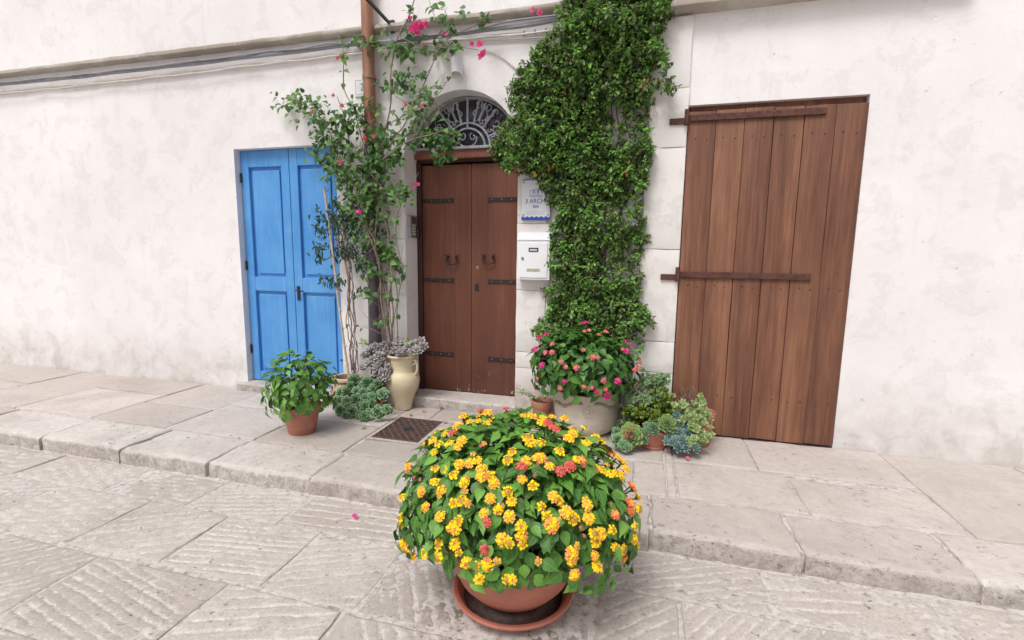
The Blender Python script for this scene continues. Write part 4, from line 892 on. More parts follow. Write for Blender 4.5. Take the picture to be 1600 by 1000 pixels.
def ell_hit(x, y, c, r):
    """front hit of the viewing ray through a photo point on an ellipsoid (used to set each bloom on the dome)"""
    d = _ray(x, y); o = Vector((0, 0, EYE))-c
    D = Vector((d.x/r[0], d.y/r[1], d.z/r[2])); O = Vector((o.x/r[0], o.y/r[1], o.z/r[2]))
    A, B, C_ = D.dot(D), 2*D.dot(O), O.dot(O)-1; q = B*B-4*A*C_
    t_ = (-B-math.sqrt(q))/(2*A) if q > 0 else -B/(2*A)
    p_ = Vector((0, 0, EYE))+d*t_; v = p_-c
    if q <= 0:                                              # beside the dome: bring it back on to the surface
        k = math.sqrt((v.x/r[0])**2+(v.y/r[1])**2+(v.z/r[2])**2); v = v/k*(1.0 if v.z > 0 else 1.04); p_ = c+v
    n = Vector((v.x/r[0]**2, v.y/r[1]**2, v.z/r[2]**2)).normalized()
    return p_, n
def dome(parent, c, r, zmin, n_outer, n_inner, T, mat, limit, droop=0.75, front=0.0, lump=0.06):
    insts = []; c = Vector(c)
    def pt():
        while True:
            d = Vector((random.gauss(0, 1), random.gauss(0, 1), random.gauss(0, 1))).normalized()
            p_ = Vector((d.x*r[0], d.y*r[1], d.z*r[2]))
            if d.z < 0: q = math.hypot(d.x, d.y); q = (max(q, .985)/q) if q > .2 else 1.0; p_.x *= q; p_.y *= q
            if c.z+p_.z > zmin+front*max(0, -d.y): return d, p_
    for i in range(n_outer+n_inner):
        d, p_ = pt(); out = i < n_outer
        k = (random.uniform(.86, 1.0) if out else random.uniform(.55, .84))*(1+lump*noise.noise(d*3.2+c*3))
        n = Vector((d.x/r[0], d.y/r[1], d.z/r[2])).normalized()
        dn = Vector((0, 0, -1)); tang = (dn-n*n.dot(dn)); tang = tang.normalized() if tang.length > .05 else rv().normalized()
        side = n.cross(tang)
        dirv = n*random.uniform(.15, .75)+tang*droop*random.uniform(.3, 1.2)+side*random.uniform(-.9, .9)+rv(.15)
        nr = n+Vector((0, 0, .45))+rv(.35)
        insts.append((random.choice(T), orient(c+p_*k-dirv.normalized()*.02, dirv, nr, random.uniform(.7, 1.15)), random.random()))
    split_leaves(insts, T, mat, parent, limit)
def stems(parent, base, c, r, n, mat='stem', rad=.004):
    b = MB(); base = Vector(base); c = Vector(c)
    for i in range(n):
        d = Vector((random.gauss(0, 1), random.gauss(0, 1), abs(random.gauss(0, 1))*.8+.05)).normalized()
        e = c+Vector((d.x*r[0], d.y*r[1], d.z*r[2]))*.92
        m_ = base.lerp(e, .5)+Vector((0, 0, .06))+rv(.04)
        b.tube(spline([base+rv(.05)*.6, m_, e], .05), [rad*1.6]+[rad]*99 if False else rad, 5)
    return b.build('stem', M[mat], parent, smooth=True)

# ================================================================== big yellow lantana in a terracotta bowl
LC = Vector((-0.487, 1.888, 0.0))
lant = thing('potted_lantana', 'large round lantana with yellow and orange flowers in a terracotta bowl', 'potted plant', (LC.x, LC.y, 0.018))
po = [(.105, .032), (.125, .035), (.185, .072), (.235, .13), (.268, .20), (.286, .262), (.300, .268), (.306, .280), (.306, .318), (.300, .326)]
b = MB(); b.lathe(pot_mesh(po, .018, .29), LC, 56); b.build('pot', M['terracotta'], lant, auto=40)
soil_disc(lant, LC, .27, .292)
shaded_mud = MB(); shaded_mud.lathe([(.225, .027), (.12, .030), (.0001, .031)], LC, 40)  # wet mud disc; its dark colour also holds the saucer's inner shade
sau = MB(); sau.lathe([(.185, .0), (.205, .002), (.238, .030), (.250, .046), (.262, .050), (.266, .058), (.262, .066), (.250, .066), (.240, .060), (.215, .022), (.19, .016), (.0001, .016)], (LC.x, LC.y, .0035), 64)
so = sau.build('saucer', M['terracotta'], auto=40); shaded_mud.build('damp_shaded_mud', M['shaded_mud'], so, smooth=True); tag(so, 'round terracotta saucer on the street under the bowl of yellow lantana', 'saucer')
DC, DR = Vector((-0.485, 1.905, 0.450)), (0.505, 0.43, 0.360)
dome(lant, DC, DR, 0.225, 2000, 1700, T_LANT, M['lantana_leaf'], 300, front=.115, lump=.11)
stems(lant, (LC.x, LC.y, .29), DC, DR, 60)
YPX = [(715,645),(763,648),(755,645),(736,665),(748,662),(761,659),(716,669),(696,680),(679,691),(689,697),(678,706),(704,695),(719,703),(726,695),(639,725),(686,736),(697,734),(721,728),(734,723),(746,719),(713,744),(692,764),(661,769),(637,777),(671,792),(712,785),(725,783),(754,735),(755,748),(768,746),(772,756),(794,722),(801,710),(769,780),(794,770),(800,783),(757,802),(796,807),(694,805),(635,806),(708,823),(717,825),(722,811),(821,723),(837,718),(845,718),(857,732),(898,722),(874,708),(824,691),(829,698),(845,695),(848,660),(862,655),(897,671),(915,668),(893,682),(916,692),(974,711),(930,733),(938,736),(948,743),(957,743),(969,745),(980,733),(816,751),(832,760),(862,778),(874,784),(845,792),(852,805),(881,800),(893,807),(916,781),(913,790),(916,808),(994,795),(983,820),(814,822),(860,820),(953,827),(635,817),(634,848),(637,858),(651,866),(665,862),(686,849),(691,864),(711,849),(716,863),(729,880),(745,882),(753,895),(786,840),(797,845),(793,903),(802,898),(815,838),(816,849),(891,874),(892,863),(894,890),(927,865),(930,880),(931,846),(937,833),(924,831),(961,854),(970,856),(894,811),(915,813),(818,650),(832,655),(683,755)]
OPX = [(727,657),(646,736),(727,754),(684,755),(779,794),(886,648),(885,692),(936,679),(952,696),(963,705),(953,803),(982,786),(983,796),(984,838),(986,848),(973,869),(762,880),(986,758),(848,662),(906,722)]
RPX = [(708,676),(763,815),(815,731),(875,737),(889,731),(865,676),(757,859),(854,668),(790,637),(748,640),(797,634)]
SPX = [(748,688),(948,788),(779,871),(909,835),(900,850),(945,729),(690,775),(752,698),(742,712),(730,770),(655,748),(660,738),(663,752),(870,812),(905,823),(840,725),(757,695),(835,745),(690,808),(737,788),(760,850),(840,875)]
def bloom(parent, px, heads, c, r, jit=0.03, lift=.014, sc=1.0):
    for x, y in px:
        p_, n = ell_hit(x, y, c, r)
        v = (Vector((0, 0, EYE))-p_).normalized(); n2 = (n*.75+Vector((0, 0, .25))+v*.25+rv(.22)).normalized()
        Mx = Matrix.Translation(p_+n*(lift+random.uniform(-jit, jit)*.5)) @ n2.to_track_quat('Z', 'Y').to_matrix().to_4x4() @ Matrix.Rotation(random.random()*6, 4, 'Z') @ Matrix.Scale(sc*random.uniform(.64, .94), 4)
        link('flower_head', random.choice(heads), parent, Mx)
bloom(lant, YPX, H_Y, DC, DR); bloom(lant, OPX, H_O, DC, DR); bloom(lant, RPX, H_R, DC, DR); bloom(lant, SPX, H_S, DC, DR, lift=.02)
for i in range(45):                                    # blooms on the far side of the dome
    a = random.uniform(.15, PI-.15); e = random.uniform(-.15, .9)
    d = Vector((math.cos(a)*math.cos(e), math.sin(a)*math.cos(e), math.sin(e))); p_ = DC+Vector((d.x*DR[0], d.y*DR[1], d.z*DR[2]))*1.04
    link('flower_head', random.choice(H_Y+H_O+H_R[:1]), lant, Matrix.Translation(p_) @ (d+Vector((0, 0, .4))).to_track_quat('Z', 'Y').to_matrix().to_4x4())

# ================================================================== pink lantana in the stone planter
PC = Vector((-0.395, 3.80, 0))
pl = thing('planter', 'pale round stoneware planter with pink lantana in front of the green climber', 'potted plant', (PC.x, PC.y, ZP))
po = [(.165, ZP), (.185, ZP+.004), (.222, ZP+.035), (.248, ZP+.09), (.256, ZP+.16), (.256, ZP+.25), (.252, ZP+.315), (.260, ZP+.322), (.260, ZP+.34)]
b = MB(); b.lathe(pot_mesh(po, .02, ZP+.31), PC, 56); b.build('pot', M['planter'], pl, auto=40)
soil_disc(pl, PC, .22, ZP+.31)
def on_pot(a, z, off=0.0):                              # point on the planter's side, a measured from the viewer's side
    rr = np.interp(z, [p[1] for p in po], [p[0] for p in po])+off; q = -PI/2+0.12+a
    return Vector((PC.x+rr*math.cos(q), PC.y+rr*math.sin(q), z))
for rr in (.048, .036, .022):                           # round boss of raised rings
    b = MB(); b.tube([on_pot(.04+rr/.25*math.cos(q)*.95, ZP+.222+rr*math.sin(q), .001) for q in [2*PI*i/28 for i in range(29)]], .0055, 6, cap=False); b.build('relief_ring', M['planter'], pl, smooth=True)
b = MB(); b.lathe([(.0001, .010), (.012, .006), (.016, 0)], (0, 0, 0), 14); q = on_pot(.04, ZP+.222); b.v = [(q.x+x, q.y-zz, q.z+y) for x, y, zz in b.v]; b.build('relief_boss', M['planter'], pl, smooth=True)
for s in (-1, 1):                                       # relief garland that hangs to both sides
    P = [on_pot(.04+s*(.16+k*1.15), ZP+.285-.055*k+.012*math.sin(k*9), .001) for k in [i/12 for i in range(13)]]
    b = MB(); b.tube(P, [.010+.006*math.sin(i*1.9)**2+.003*i/12 for i in range(13)], 8, flat=.7); b.build('relief_garland', M['planter_relief'], pl, smooth=True)
b = MB(); q = on_pot(1.42, ZP+.225, .006); b.tube([q+Vector((-.02, -.006, .012)), q, q+Vector((.024, 0, -.006))], [.012, .018, .012], 10); b.build('lug', M['planter'], pl, smooth=True)
QC, QR = Vector((-0.415, 3.66, 0.66)), (0.40, 0.30, 0.29)
dome(pl, QC, QR, .47, 620, 520, T_PINK, M['pink_leaf'], 300, lump=.16)
stems(pl, (PC.x, PC.y, ZP+.31), QC, QR, 36)
MPX = [(837,527),(845,530),(857,527),(836,548),(843,548),(975,535),(980,542),(974,552),(962,592),(933,609),(946,613),(842,601),(850,570),(912,503),(917,501),(883,595)]
PPX = [(856,553),(865,552),(912,548),(926,559),(933,560),(945,523),(913,522),(920,522),(971,547),(1008,566),(991,574),(989,578),(994,599),(942,592),(944,603),(937,613),(925,603),(913,602),(878,602),(935,525),(999,575),(885,573),(865,540),(879,566),(901,574),(844,589)]
bloom(pl, MPX, H_M, QC, QR, lift=.03, sc=1.1); bloom(pl, PPX, H_P, QC, QR, lift=.03, sc=1.1)

# ================================================================== green climber on the wall (dense small leaves)
OUT = [(884,-30),(872,20),(868,60),(846,72),(832,92),(803,125),(794,158),(806,182),(800,196),(774,226),(766,250),(797,270),(838,276),(848,300),(857,330),(860,375),(864,420),(872,440),(848,455),(860,480),(834,512),(850,532),(900,548),(950,545),(985,528),(1000,560),(1008,520),(1028,508),(1010,482),(1000,470),(1004,400),(1014,370),(1004,330),(1010,290),(1020,240),(1016,200),(1010,172),(1024,156),(1060,150),(1056,120),(1044,95),(1034,50),(1050,20),(1040,-30)]
def inside(x, y, poly):
    r_ = False; j = len(poly)-1
    for i in range(len(poly)):
        xi, yi = poly[i]; xj, yj = poly[j]
        if (yi > y) != (yj > y) and x < (xj-xi)*(y-yi)/(yj-yi)+xi: r_ = not r_
        j = i
    return r_
WPOLY = [(at(x, y, YW-.08).x, at(x, y, YW-.08).z) for x, y in OUT]      # the climber's outline on the wall, metres
climber = thing('climbing_plant', 'tall dense green climber covering the wall right of the doorway', 'climber', (-0.30, YW-.05, ZP))
b = MB()
for k in range(13):
    x0 = -.42+.035*k; tgt = [(-.60+.037*k, .9), (-.62+.037*k, 1.7), (-.75+.05*k, 2.5), (-.60+.037*k, 3.3)]
    b.tube(wobble(spline([(x0*.6-.12, YW-.05, ZP-.005)]+[(x, YW-.03-.03*(k % 3), z) for x, z in tgt], .06), .055, 4.5, k*3.), .0045, 6)
b.build('stem', M['bark_dark'], climber, smooth=True)
ivy, tips = [], []
xs_ = [p[0] for p in WPOLY]; zs_ = [p[1] for p in WPOLY]
def bulge(x, z):
    v = .12+.16*noise.noise(Vector((x*2.3, z*2.3, 3.3)))+.11*noise.noise(Vector((x*6.5, z*6.5, 8.1)))
    v += .22*math.exp(-(((x+.98)/.25)**2+((z-2.42)/.20)**2))+.10*math.exp(-(((x+.85)/.22)**2+((z-2.78)/.2)**2))+.10*math.exp(-(((x+.35)/.4)**2+((z-3.1)/.35)**2))
    return max(.05, v)
cnt = 0
while cnt < 8200:
    x = random.uniform(min(xs_), max(xs_)); z = random.uniform(min(zs_), max(zs_)+.25)
    zc_ = min(z, 3.36)
    if not inside(x, zc_, WPOLY) or not inside(x+random.gauss(0, .02), zc_+random.gauss(0, .02), WPOLY): continue
    hole = noise.noise(Vector((x*3.4, z*3.4, 7.7)))+.5*noise.noise(Vector((x*8, z*8, 2.2)))
    mask = 1.0
    if hole > .42: mask = .2
    if x > -.33 and .75 < z < 2.7 and hole > .14: mask = .4
    if random.random() > mask: continue
    cnt += 1; B = bulge(x, z); dep = B*random.uniform(.02, 1.0)**.75
    p_ = Vector((x, YW-.012-dep, z)); tip = dep > B*.68 and random.random() < .5
    ax = Vector((random.gauss(0, .5), -.75, random.gauss(.25, .45))).normalized() if tip else Vector((random.gauss(0, .7), -.55, random.gauss(-.05, .6))).normalized()
    nl = random.randint(5, 8); a = ax.orthogonal().normalized(); bb = ax.cross(a); s = random.choice((.6, .75, .85, 1.0, 1.15))*(1.0 if z > 2.0 else .9)
    for k in range(nl):
        q = k*2.4+random.random(); el = (.35+.45*k/nl) if tip else random.uniform(.0, .75)
        d = (a*math.cos(q)+bb*math.sin(q))*(1.1-el)+ax*el
        nr = ax*.45+Vector((0, -.2, .9))+rv(.35)-d*.2
        it = (random.choice(T_IVY), orient(p_+ax*.022*(k/nl)+rv(.008), d, nr, s*random.uniform(.7, 1.1)), random.random())
        (tips if tip else ivy).append(it)
split_leaves(ivy, T_IVY, M['ivy_leaf'], climber, 200, rest='foliage')
split_leaves(tips, T_IVY, M['ivy_tip'], climber, 100, rest='young_foliage')
dr_i = [(random.choice(T_IVY), orient(at(x+random.uniform(-4, 4), y+random.uniform(-9, 9), YW-.2), rv(), (0, -1, .2), .9), random.random()) for x, y in ((880, 150), (882, 160), (1006, 130), (861, 260), (836, 268), (979, 262)) for _ in range(5)]
mass('dry_foliage', dr_i, M['dry_leaf'], climber)

# ================================================================== bougainvillea and the narrow-leaved climber at the left
YB = YW-.16
boug = thing('bougainvillea', 'leafy pink-flowered bougainvillea climbing up around the drainpipe', 'climber', (-2.16, YW-.12, ZP))
bl = []
SP = [ # photo traces of the main canes and how deep each stands before the wall
 ([(613, 560), (606, 500), (598, 440), (588, 380), (592, 320), (598, 250), (606, 180), (612, 110), (622, 60), (640, 18), (648, -10)], YB, .011),
 ([(616, 560), (612, 470), (608, 400), (604, 330), (600, 270), (612, 220), (634, 190), (660, 140), (680, 90), (700, 60), (730, 45), (790, 30)], YB, .008),
 ([(610, 560), (598, 480), (592, 420), (578, 370), (560, 320), (548, 250), (540, 190), (528, 150)], YB-.05, .008),
 ([(618, 560), (622, 480), (628, 420), (618, 380), (622, 330), (640, 300), (655, 270)], YB, .006),
 ([(604, 500), (612, 430), (604, 360), (590, 300), (572, 240), (556, 180), (538, 130), (536, 80), (528, 50)], YB-.02, .007),
 ([(590, 380), (570, 350), (545, 300), (530, 240), (505, 190), (470, 160), (440, 150)], YB-.03, .006),
 ([(598, 250), (630, 225), (660, 215), (690, 205), (712, 215)], YB-.12, .006),
 ([(612, 190), (640, 175), (660, 165), (680, 150), (700, 122)], YB-.04, .004),
 ([(622, 60), (650, 70), (690, 75), (720, 75), (748, 78)], YB-.03, .004),
 ([(680, 90), (686, 50), (676, 20), (668, -8)], YB-.03, .004), ([(690, 60), (715, 30), (725, 15)], YB-.03, .003),
 ([(600, 300), (580, 270), (560, 262), (540, 270), (522, 300)], YB-.08, .004), ([(620, 150), (650, 158), (690, 118)], YB-.05, .003),
 ([(598, 440), (618, 430), (628, 400), (632, 380)], YB-.03, .003), ([(606, 480), (585, 500), (568, 490)], YB-.02, .003), ([(610, 530), (585, 515), (566, 505)], YB-.03, .003),
 ([(602, 420), (592, 470), (596, 520), (604, 556)], YB-.01, .005), ([(588, 400), (604, 440), (610, 500), (614, 556)], YB+.02, .006), ([(608, 400), (620, 450), (616, 500), (620, 556)], YB+.03, .005),
]
b = MB()
for k, (pp, Y, r_) in enumerate(SP):
    P = wobble(spline([at(x, y, Y) for x, y in pp], .05), .022, 5.0, k*5.)
    if pp[0][1] >= 556: P = spline([(-2.15+.012*(k % 4), YW-.09, ZP), P[0]], .08)[:-1]+P
    b.tube(P, list(np.linspace(r_, r_*.45, len(P))), 6)
    for i in range(3, len(P)-1, 3):                      # leafy side twigs
        if P[i].z < 1.25 and random.random() > .15: continue
        if random.random() < .25: continue
        e = P[i]+Vector((random.gauss(0, .10), -abs(random.gauss(0, .07)), random.gauss(.02, .09))); b.tube([P[i], P[i].lerp(e, .5)+rv(.02), e], .0018, 4)
        for j in range(random.randint(3, 6)):
            q = P[i].lerp(e, .3+.7*random.random()); d = Vector((random.gauss(0, .7), -.35, random.gauss(-.35, .5)))
            bl.append((random.choice(T_BOUG), orient(q+rv(.015), d, Vector((0, -.7, .7))+rv(.5), random.uniform(.65, 1.15)), random.random()))
b.build('cane', M['bark'], boug, smooth=True)
CL = [(560, 265, 38, 26, 95), (600, 245, 34, 20, 80), (545, 190, 26, 30, 70), (590, 215, 30, 26, 75), (530, 235, 16, 34, 60), (630, 215, 22, 18, 38), (672, 212, 22, 16, 70), (700, 215, 16, 22, 60), (692, 245, 14, 12, 28), (570, 310, 30, 22, 55), (600, 300, 24, 22, 50),
      (555, 340, 22, 18, 42), (590, 350, 20, 22, 40), (545, 280, 18, 22, 40), (628, 300, 20, 16, 34), (568, 380, 18, 14, 24), (600, 395, 20, 16, 30), (622, 405, 14, 10, 12), (575, 420, 16, 12, 16), (620, 130, 28, 16, 34), (640, 125, 14, 18, 20), (610, 75, 26, 14, 36), (640, 80, 20, 14, 28), (578, 66, 20, 10, 24), (690, 75, 18, 14, 34),
      (548, 62, 18, 10, 16), (640, 50, 10, 26, 16), (690, 30, 10, 22, 10), (724, 20, 8, 12, 7), (655, 150, 18, 12, 16), (655, 175, 18, 16, 26), (505, 190, 24, 26, 60), (480, 165, 26, 18, 46), (450, 155, 20, 14, 26), (512, 250, 14, 34, 40), (495, 225, 14, 26, 26), (640, 18, 10, 10, 7), (698, 122, 5, 8, 4), (570, 170, 20, 12, 26)]
for (x, y, rx, ry, n) in CL:
    for _ in range(int(n*1.35)):
        X, Y_ = x+random.gauss(0, rx*.55), y+random.gauss(0, ry*.55); dp = random.uniform(.03, .20)+(.06 if 180 < y < 330 else 0)
        if 655 < X < 725 and 180 < Y_ < 265: dp = random.uniform(.10, .22)
        p_ = at(X, Y_, YW-dp); d = Vector((random.gauss(0, .7), -.35, random.gauss(-.35, .5)))
        bl.append((random.choice(T_BOUG), orient(p_, d, Vector((0, -.6, .7))+rv(.5), random.uniform(.6, 1.15)), random.random()))
split_leaves(bl, T_BOUG, M['boug_leaf'], boug, 300)
bm_ = {k: tmpl_mesh('bract', T_BRACT[0], M[k]) for k in ('bract', 'bract_old')}
def bract_flower(p_, mat, n=3, s=1.0):
    ax = Vector((random.gauss(0, .5), -.8, random.gauss(.1, .4))).normalized(); a = ax.orthogonal().normalized(); bb = ax.cross(a); q0 = random.random()*6
    for k in range(n):
        q = q0+k*2*PI/n; d = (a*math.cos(q)+bb*math.sin(q))*.8+ax*.6
        link('bract', bm_[mat], boug, orient(p_, d, ax-d*.3, s*random.uniform(.8, 1.1)))
for x, y, sx, sy, n in ((653, 38, 11, 9, 15), (646, 47, 7, 5, 5), (667, 36, 3, 4, 2), (752, 74, 5, 8, 5), (757, 80, 3, 5, 2), (739, 68, 1, 1, 1), (694, 56, 1, 1, 1), (838, 18, 4, 2, 2)):
    for _ in range(n): bract_flower(at(x+random.gauss(0, sx*.6), y+random.gauss(0, sy*.6), YW-.24+random.uniform(-.03, .03)), 'bract')
for x, y in ((531, 91), (529, 93), (636, 164), (661, 167), (523, 150), (536, 166), (571, 217), (573, 215), (586, 215), (534, 252), (534, 258), (564, 332), (652, 289), (650, 292), (490, 175), (562, 331)):
    bract_flower(at(x, y, YW-.28), 'bract_old' if y < 240 or y > 340 else 'bract', 3, .85)

jas = thing('vine', 'twisted thin-stemmed vine with narrow dark leaves beside the blue door', 'climber', (-2.60, YW-.17, ZP))
b = MB(); jl = []
for k in range(8):
    pp = [(552+k*.7, 595), (551+random.uniform(-8, 8), 550), (549+random.uniform(-7, 7), 500), (546+random.uniform(-6, 6), 450), (541+random.uniform(-7, 7), 405), (536+random.uniform(-14, 16), 370), (530+random.uniform(-18, 30), 335)]
    P = wobble(spline([at(x, y, YW-.13+random.uniform(-.03, .03)) for x, y in pp], .035), .022, 9., k*4.)
    P = [Vector((-2.60+.01*k-.03, YW-.165, .24))]+P
    b.tube(P, .0042, 5)
b.build('stem', M['bark'], jas, smooth=True)
for (x, y, rx, ry, n) in ((530, 345, 16, 22, 80), (552, 360, 20, 18, 75), (535, 390, 16, 14, 70), (560, 395, 18, 12, 45), (525, 320, 10, 18, 36), (572, 415, 16, 9, 36), (524, 440, 9, 10, 24), (534, 436, 6, 5, 8), (566, 455, 12, 7, 22), (505, 350, 16, 26, 70), (500, 390, 14, 16, 44), (508, 435, 10, 8, 18), (545, 325, 14, 16, 30)):
    for _ in range(n):
        p_ = at(x+random.gauss(0, rx*.55), y+random.gauss(0, ry*.55), YW-random.uniform(.06, .20)); d = Vector((random.gauss(0, .6), -.3, random.gauss(-.7, .5)))
        jl.append((random.choice(T_JAS), orient(p_, d, Vector((0, -.7, .6))+rv(.5), random.uniform(.75, 1.15)), random.random()))
split_leaves(jl, T_JAS, M['jasmine_leaf'], jas, 160)
# the dry cane leaning before the blue door
p0, p1 = at(547, 596, YW-.2), at(517, 372, YW-.14)
cane = MB(); cane.tube(spline([p0+Vector((0, .0, -.06)), p0.lerp(p1, .5)+Vector((-.01, 0, 0)), p1, p1+(p1-p0)*.35], .06), .010, 8)
for k in range(1, 9): q = p0.lerp(p1, k/8.); d = (p1-p0).normalized(); cane.tube([q-d*.006, q+d*.006], .0125, 8)
tag(cane.build('plant_stake', M['bamboo'], smooth=True), 'pale dry cane stake leaning in front of the blue door', 'stake')

# ================================================================== succulents
def thick_leaf(L, Wd, th, prof, curl):
    V = []; U = []; n = len(prof)
    for t_, w_ in prof:
        y = t_*L; z = curl*L*t_*t_
        for s, up in ((-1, 0), (0, 1), (1, 0), (0, -1)):
            V.append((s*w_*Wd, y, z+(th*.25 if up > 0 else (-th if up < 0 else 0))*math.sqrt(max(w_, 0.02)))); U.append((0.5+.5*s, t_))
    F = []
    for i in range(n-1):
        for k in range(4): F.append((i*4+k, i*4+(k+1) % 4, (i+1)*4+(k+1) % 4, (i+1)*4+k))
    return np.array(V), F, np.array(U)
SPAT = [(0, .45), (.35, .72), (.68, 1.0), (.88, .66), (1, .06)]
POINT = [(0, .5), (.3, .9), (.6, 1.0), (.85, .5), (1, .04)]
def rosette_mesh(name, R, n, mat, wid=.34, prof=SPAT, open_=1.0, th=.10, inner=.12):
    parts = []
    for i in range(n):
        t_ = (i+.5)/n; el = (1-t_**.8)*1.25/open_+.04; L = R*(inner+(1-inner)*t_**.75)
        T = thick_leaf(L, L*wid*(1.15-.25*t_), L*th, prof, .22*(1-t_*.5))
        q = i*2.39996; d = Vector((math.cos(q)*math.cos(el), math.sin(q)*math.cos(el), math.sin(el))); up = Vector((-math.cos(q)*math.sin(el), -math.sin(q)*math.sin(el), math.cos(el)))
        parts.append((T, orient(d*R*.06+Vector((0, 0, R*.20*(1-t_))), d, up), (1-t_)*.6))
    Vs, Us, Fs, Ts, base = [], [], [], [], 0
    for (V, F, U), Mx, tn in parts:
        A = np.array(Mx); Vs.append(V @ A[:3, :3].T+A[:3, 3]); Us.append(U); Fs += [tuple(i+base for i in f) for f in F]; Ts += [tn]*len(F); base += len(V)
    V = np.concatenate(Vs); U = np.concatenate(Us); me = bpy.data.meshes.new(name); me.from_pydata(V.tolist(), [], Fs)
    uv = me.uv_layers.new(name='UVMap'); idx = np.zeros(len(me.loops), dtype=np.int32); me.loops.foreach_get('vertex_index', idx); uv.data.foreach_set('uv', U[idx].astype(np.float32).ravel())
    a_ = me.attributes.new('tint', 'FLOAT', 'FACE'); a_.data.foreach_set('value', np.array(Ts, dtype=np.float32)*.3)
    me.materials.append(mat); me.polygons.foreach_set('use_smooth', [True]*len(me.polygons)); me.update(); return me
R_G = [rosette_mesh('green_rosette', 1.0, 21, M['echeveria'], .56, open_=1.2, inner=.2), rosette_mesh('green_rosette', 1.0, 18, M['echeveria'], .60, open_=1.3, inner=.22), rosette_mesh('green_rosette', 1.0, 20, M['echeveria'], .56, open_=1.1, inner=.2)]
R_L = [rosette_mesh('lilac_rosette', 1.0, 13, M['grey_rosette'], .46, POINT, 2.0, .12, .40), rosette_mesh('lilac_rosette', 1.0, 11, M['grey_rosette'], .50, POINT, 1.7, .14, .42)]
R_B = [rosette_mesh('blue_rosette', 1.0, 19, M['blue_rosette'], .40, POINT, 1.0, .18, .28)]
R_GOLD = rosette_mesh('gold_rosette', 1.0, 40, M['echeveria_gold'], .46, open_=1.15)
def rosette(meshes, p_, n, R, parent, name='rosette'):
    n = Vector(n).normalized(); Mx = Matrix.Translation(p_) @ n.to_track_quat('Z', 'Y').to_matrix().to_4x4() @ Matrix.Rotation(random.random()*6, 4, 'Z') @ Matrix.Scale(R*1.12, 4)
    return link(name, random.choice(meshes) if isinstance(meshes, list) else meshes, parent, Mx)

# cream urn with trailing grey rosettes
UC = Vector((-2.050, 3.840, 0)); uz = lambda h: ZP+h
urn = thing('urn', 'tall cream two-handled clay urn with grey succulents beside the brown door', 'potted plant', (UC.x, UC.y, ZP))
po = [(.076, uz(0)), (.080, uz(.006)), (.086, uz(.06)), (.108, uz(.13)), (.138, uz(.195)), (.153, uz(.25)), (.151, uz(.29)), (.136, uz(.325)), (.110, uz(.345)), (.106, uz(.352)), (.108, uz(.40)), (.116, uz(.46)), (.120, uz(.475)), (.134, uz(.480)), (.137, uz(.490)), (.134, uz(.498))]
b = MB(); b.lathe(pot_mesh(po, .012, uz(.47)), UC, 48); b.build('body', M['urn'], urn, auto=35); soil_disc(urn, UC, .09, uz(.47))
for z in (.352, .39, .43):
    rr = np.interp(uz(z), [p[1] for p in po], [p[0] for p in po]); b = MB(); b.tube([UC+Vector((math.cos(q)*rr, math.sin(q)*rr, uz(z))) for q in [2*PI*i/40 for i in range(41)]], .0028, 6, cap=False); b.build('throwing_ring', M['urn'], urn, smooth=True)
for q in (-.12, PI-.12):
    d = Vector((math.cos(q), math.sin(q), 0)); b = MB()
    b.tube(spline([UC+d*.108+Vector((0, 0, uz(.455))), UC+d*.142+Vector((0, 0, uz(.452))), UC+d*.157+Vector((0, 0, uz(.41))), UC+d*.152+Vector((0, 0, uz(.36))), UC+d*.130+Vector((0, 0, uz(.318)))], .012), .0115, 10); b.build('handle', M['urn'], urn, smooth=True)
    b = MB(); b.tube(spline([UC+d*.110+Vector((0, 0, uz(.41))), UC+d*.128+Vector((0, 0, uz(.425))), UC+d*.148+Vector((0, 0, uz(.43)))], .012), .010, 10); b.build('handle', M['urn'], urn, smooth=True)
sb = MB()
for x, y, R, Y in [(612, 541, .050, 3.78), (624, 537, .058, 3.80), (637, 543, .050, 3.79), (648, 540, .050, 3.82), (657, 536, .055, 3.84), (661, 542, .045, 3.80), (630, 549, .045, 3.75), (618, 549, .045, 3.75), (605, 548, .042, 3.76), (645, 549, .042, 3.76), (625, 553, .040, 3.72), (652, 548, .042, 3.77),
                    (600, 540, .045, 3.82), (588, 543, .048, 3.80), (578, 548, .045, 3.78), (570, 556, .042, 3.80), (592, 556, .045, 3.76), (583, 563, .045, 3.74), (575, 570, .040, 3.76), (590, 574, .048, 3.72), (600, 582, .048, 3.70), (596, 592, .045, 3.70), (588, 584, .045, 3.72), (567, 574, .035, 3.78), (604, 590, .042, 3.69), (580, 555, .04, 3.82), (606, 575, .04, 3.72), (596, 565, .042, 3.74)]:
    p_ = at(x, y, Y); rosette(R_L, p_, (random.gauss(.2, .35), -.75, random.gauss(.55, .3)), R*1.12, urn)
    top = Vector((UC.x-.05, UC.y, uz(.485))); sb.tube(spline([top, top.lerp(p_, .5)+Vector((0, -.02, .03)), p_], .03), .004, 5)
sb.build('stem', M['bark'], urn, smooth=True)
gl = [(T_BOUG[0], orient(at(x+random.uniform(-5, 5), y+random.uniform(-6, 4), 3.80), rv(), (0, -.6, .8), .7), random.random()) for x, y in ((571, 535), (636, 534)) for _ in range(9)]
mass('green_leaves', gl, M['sedum'], urn)

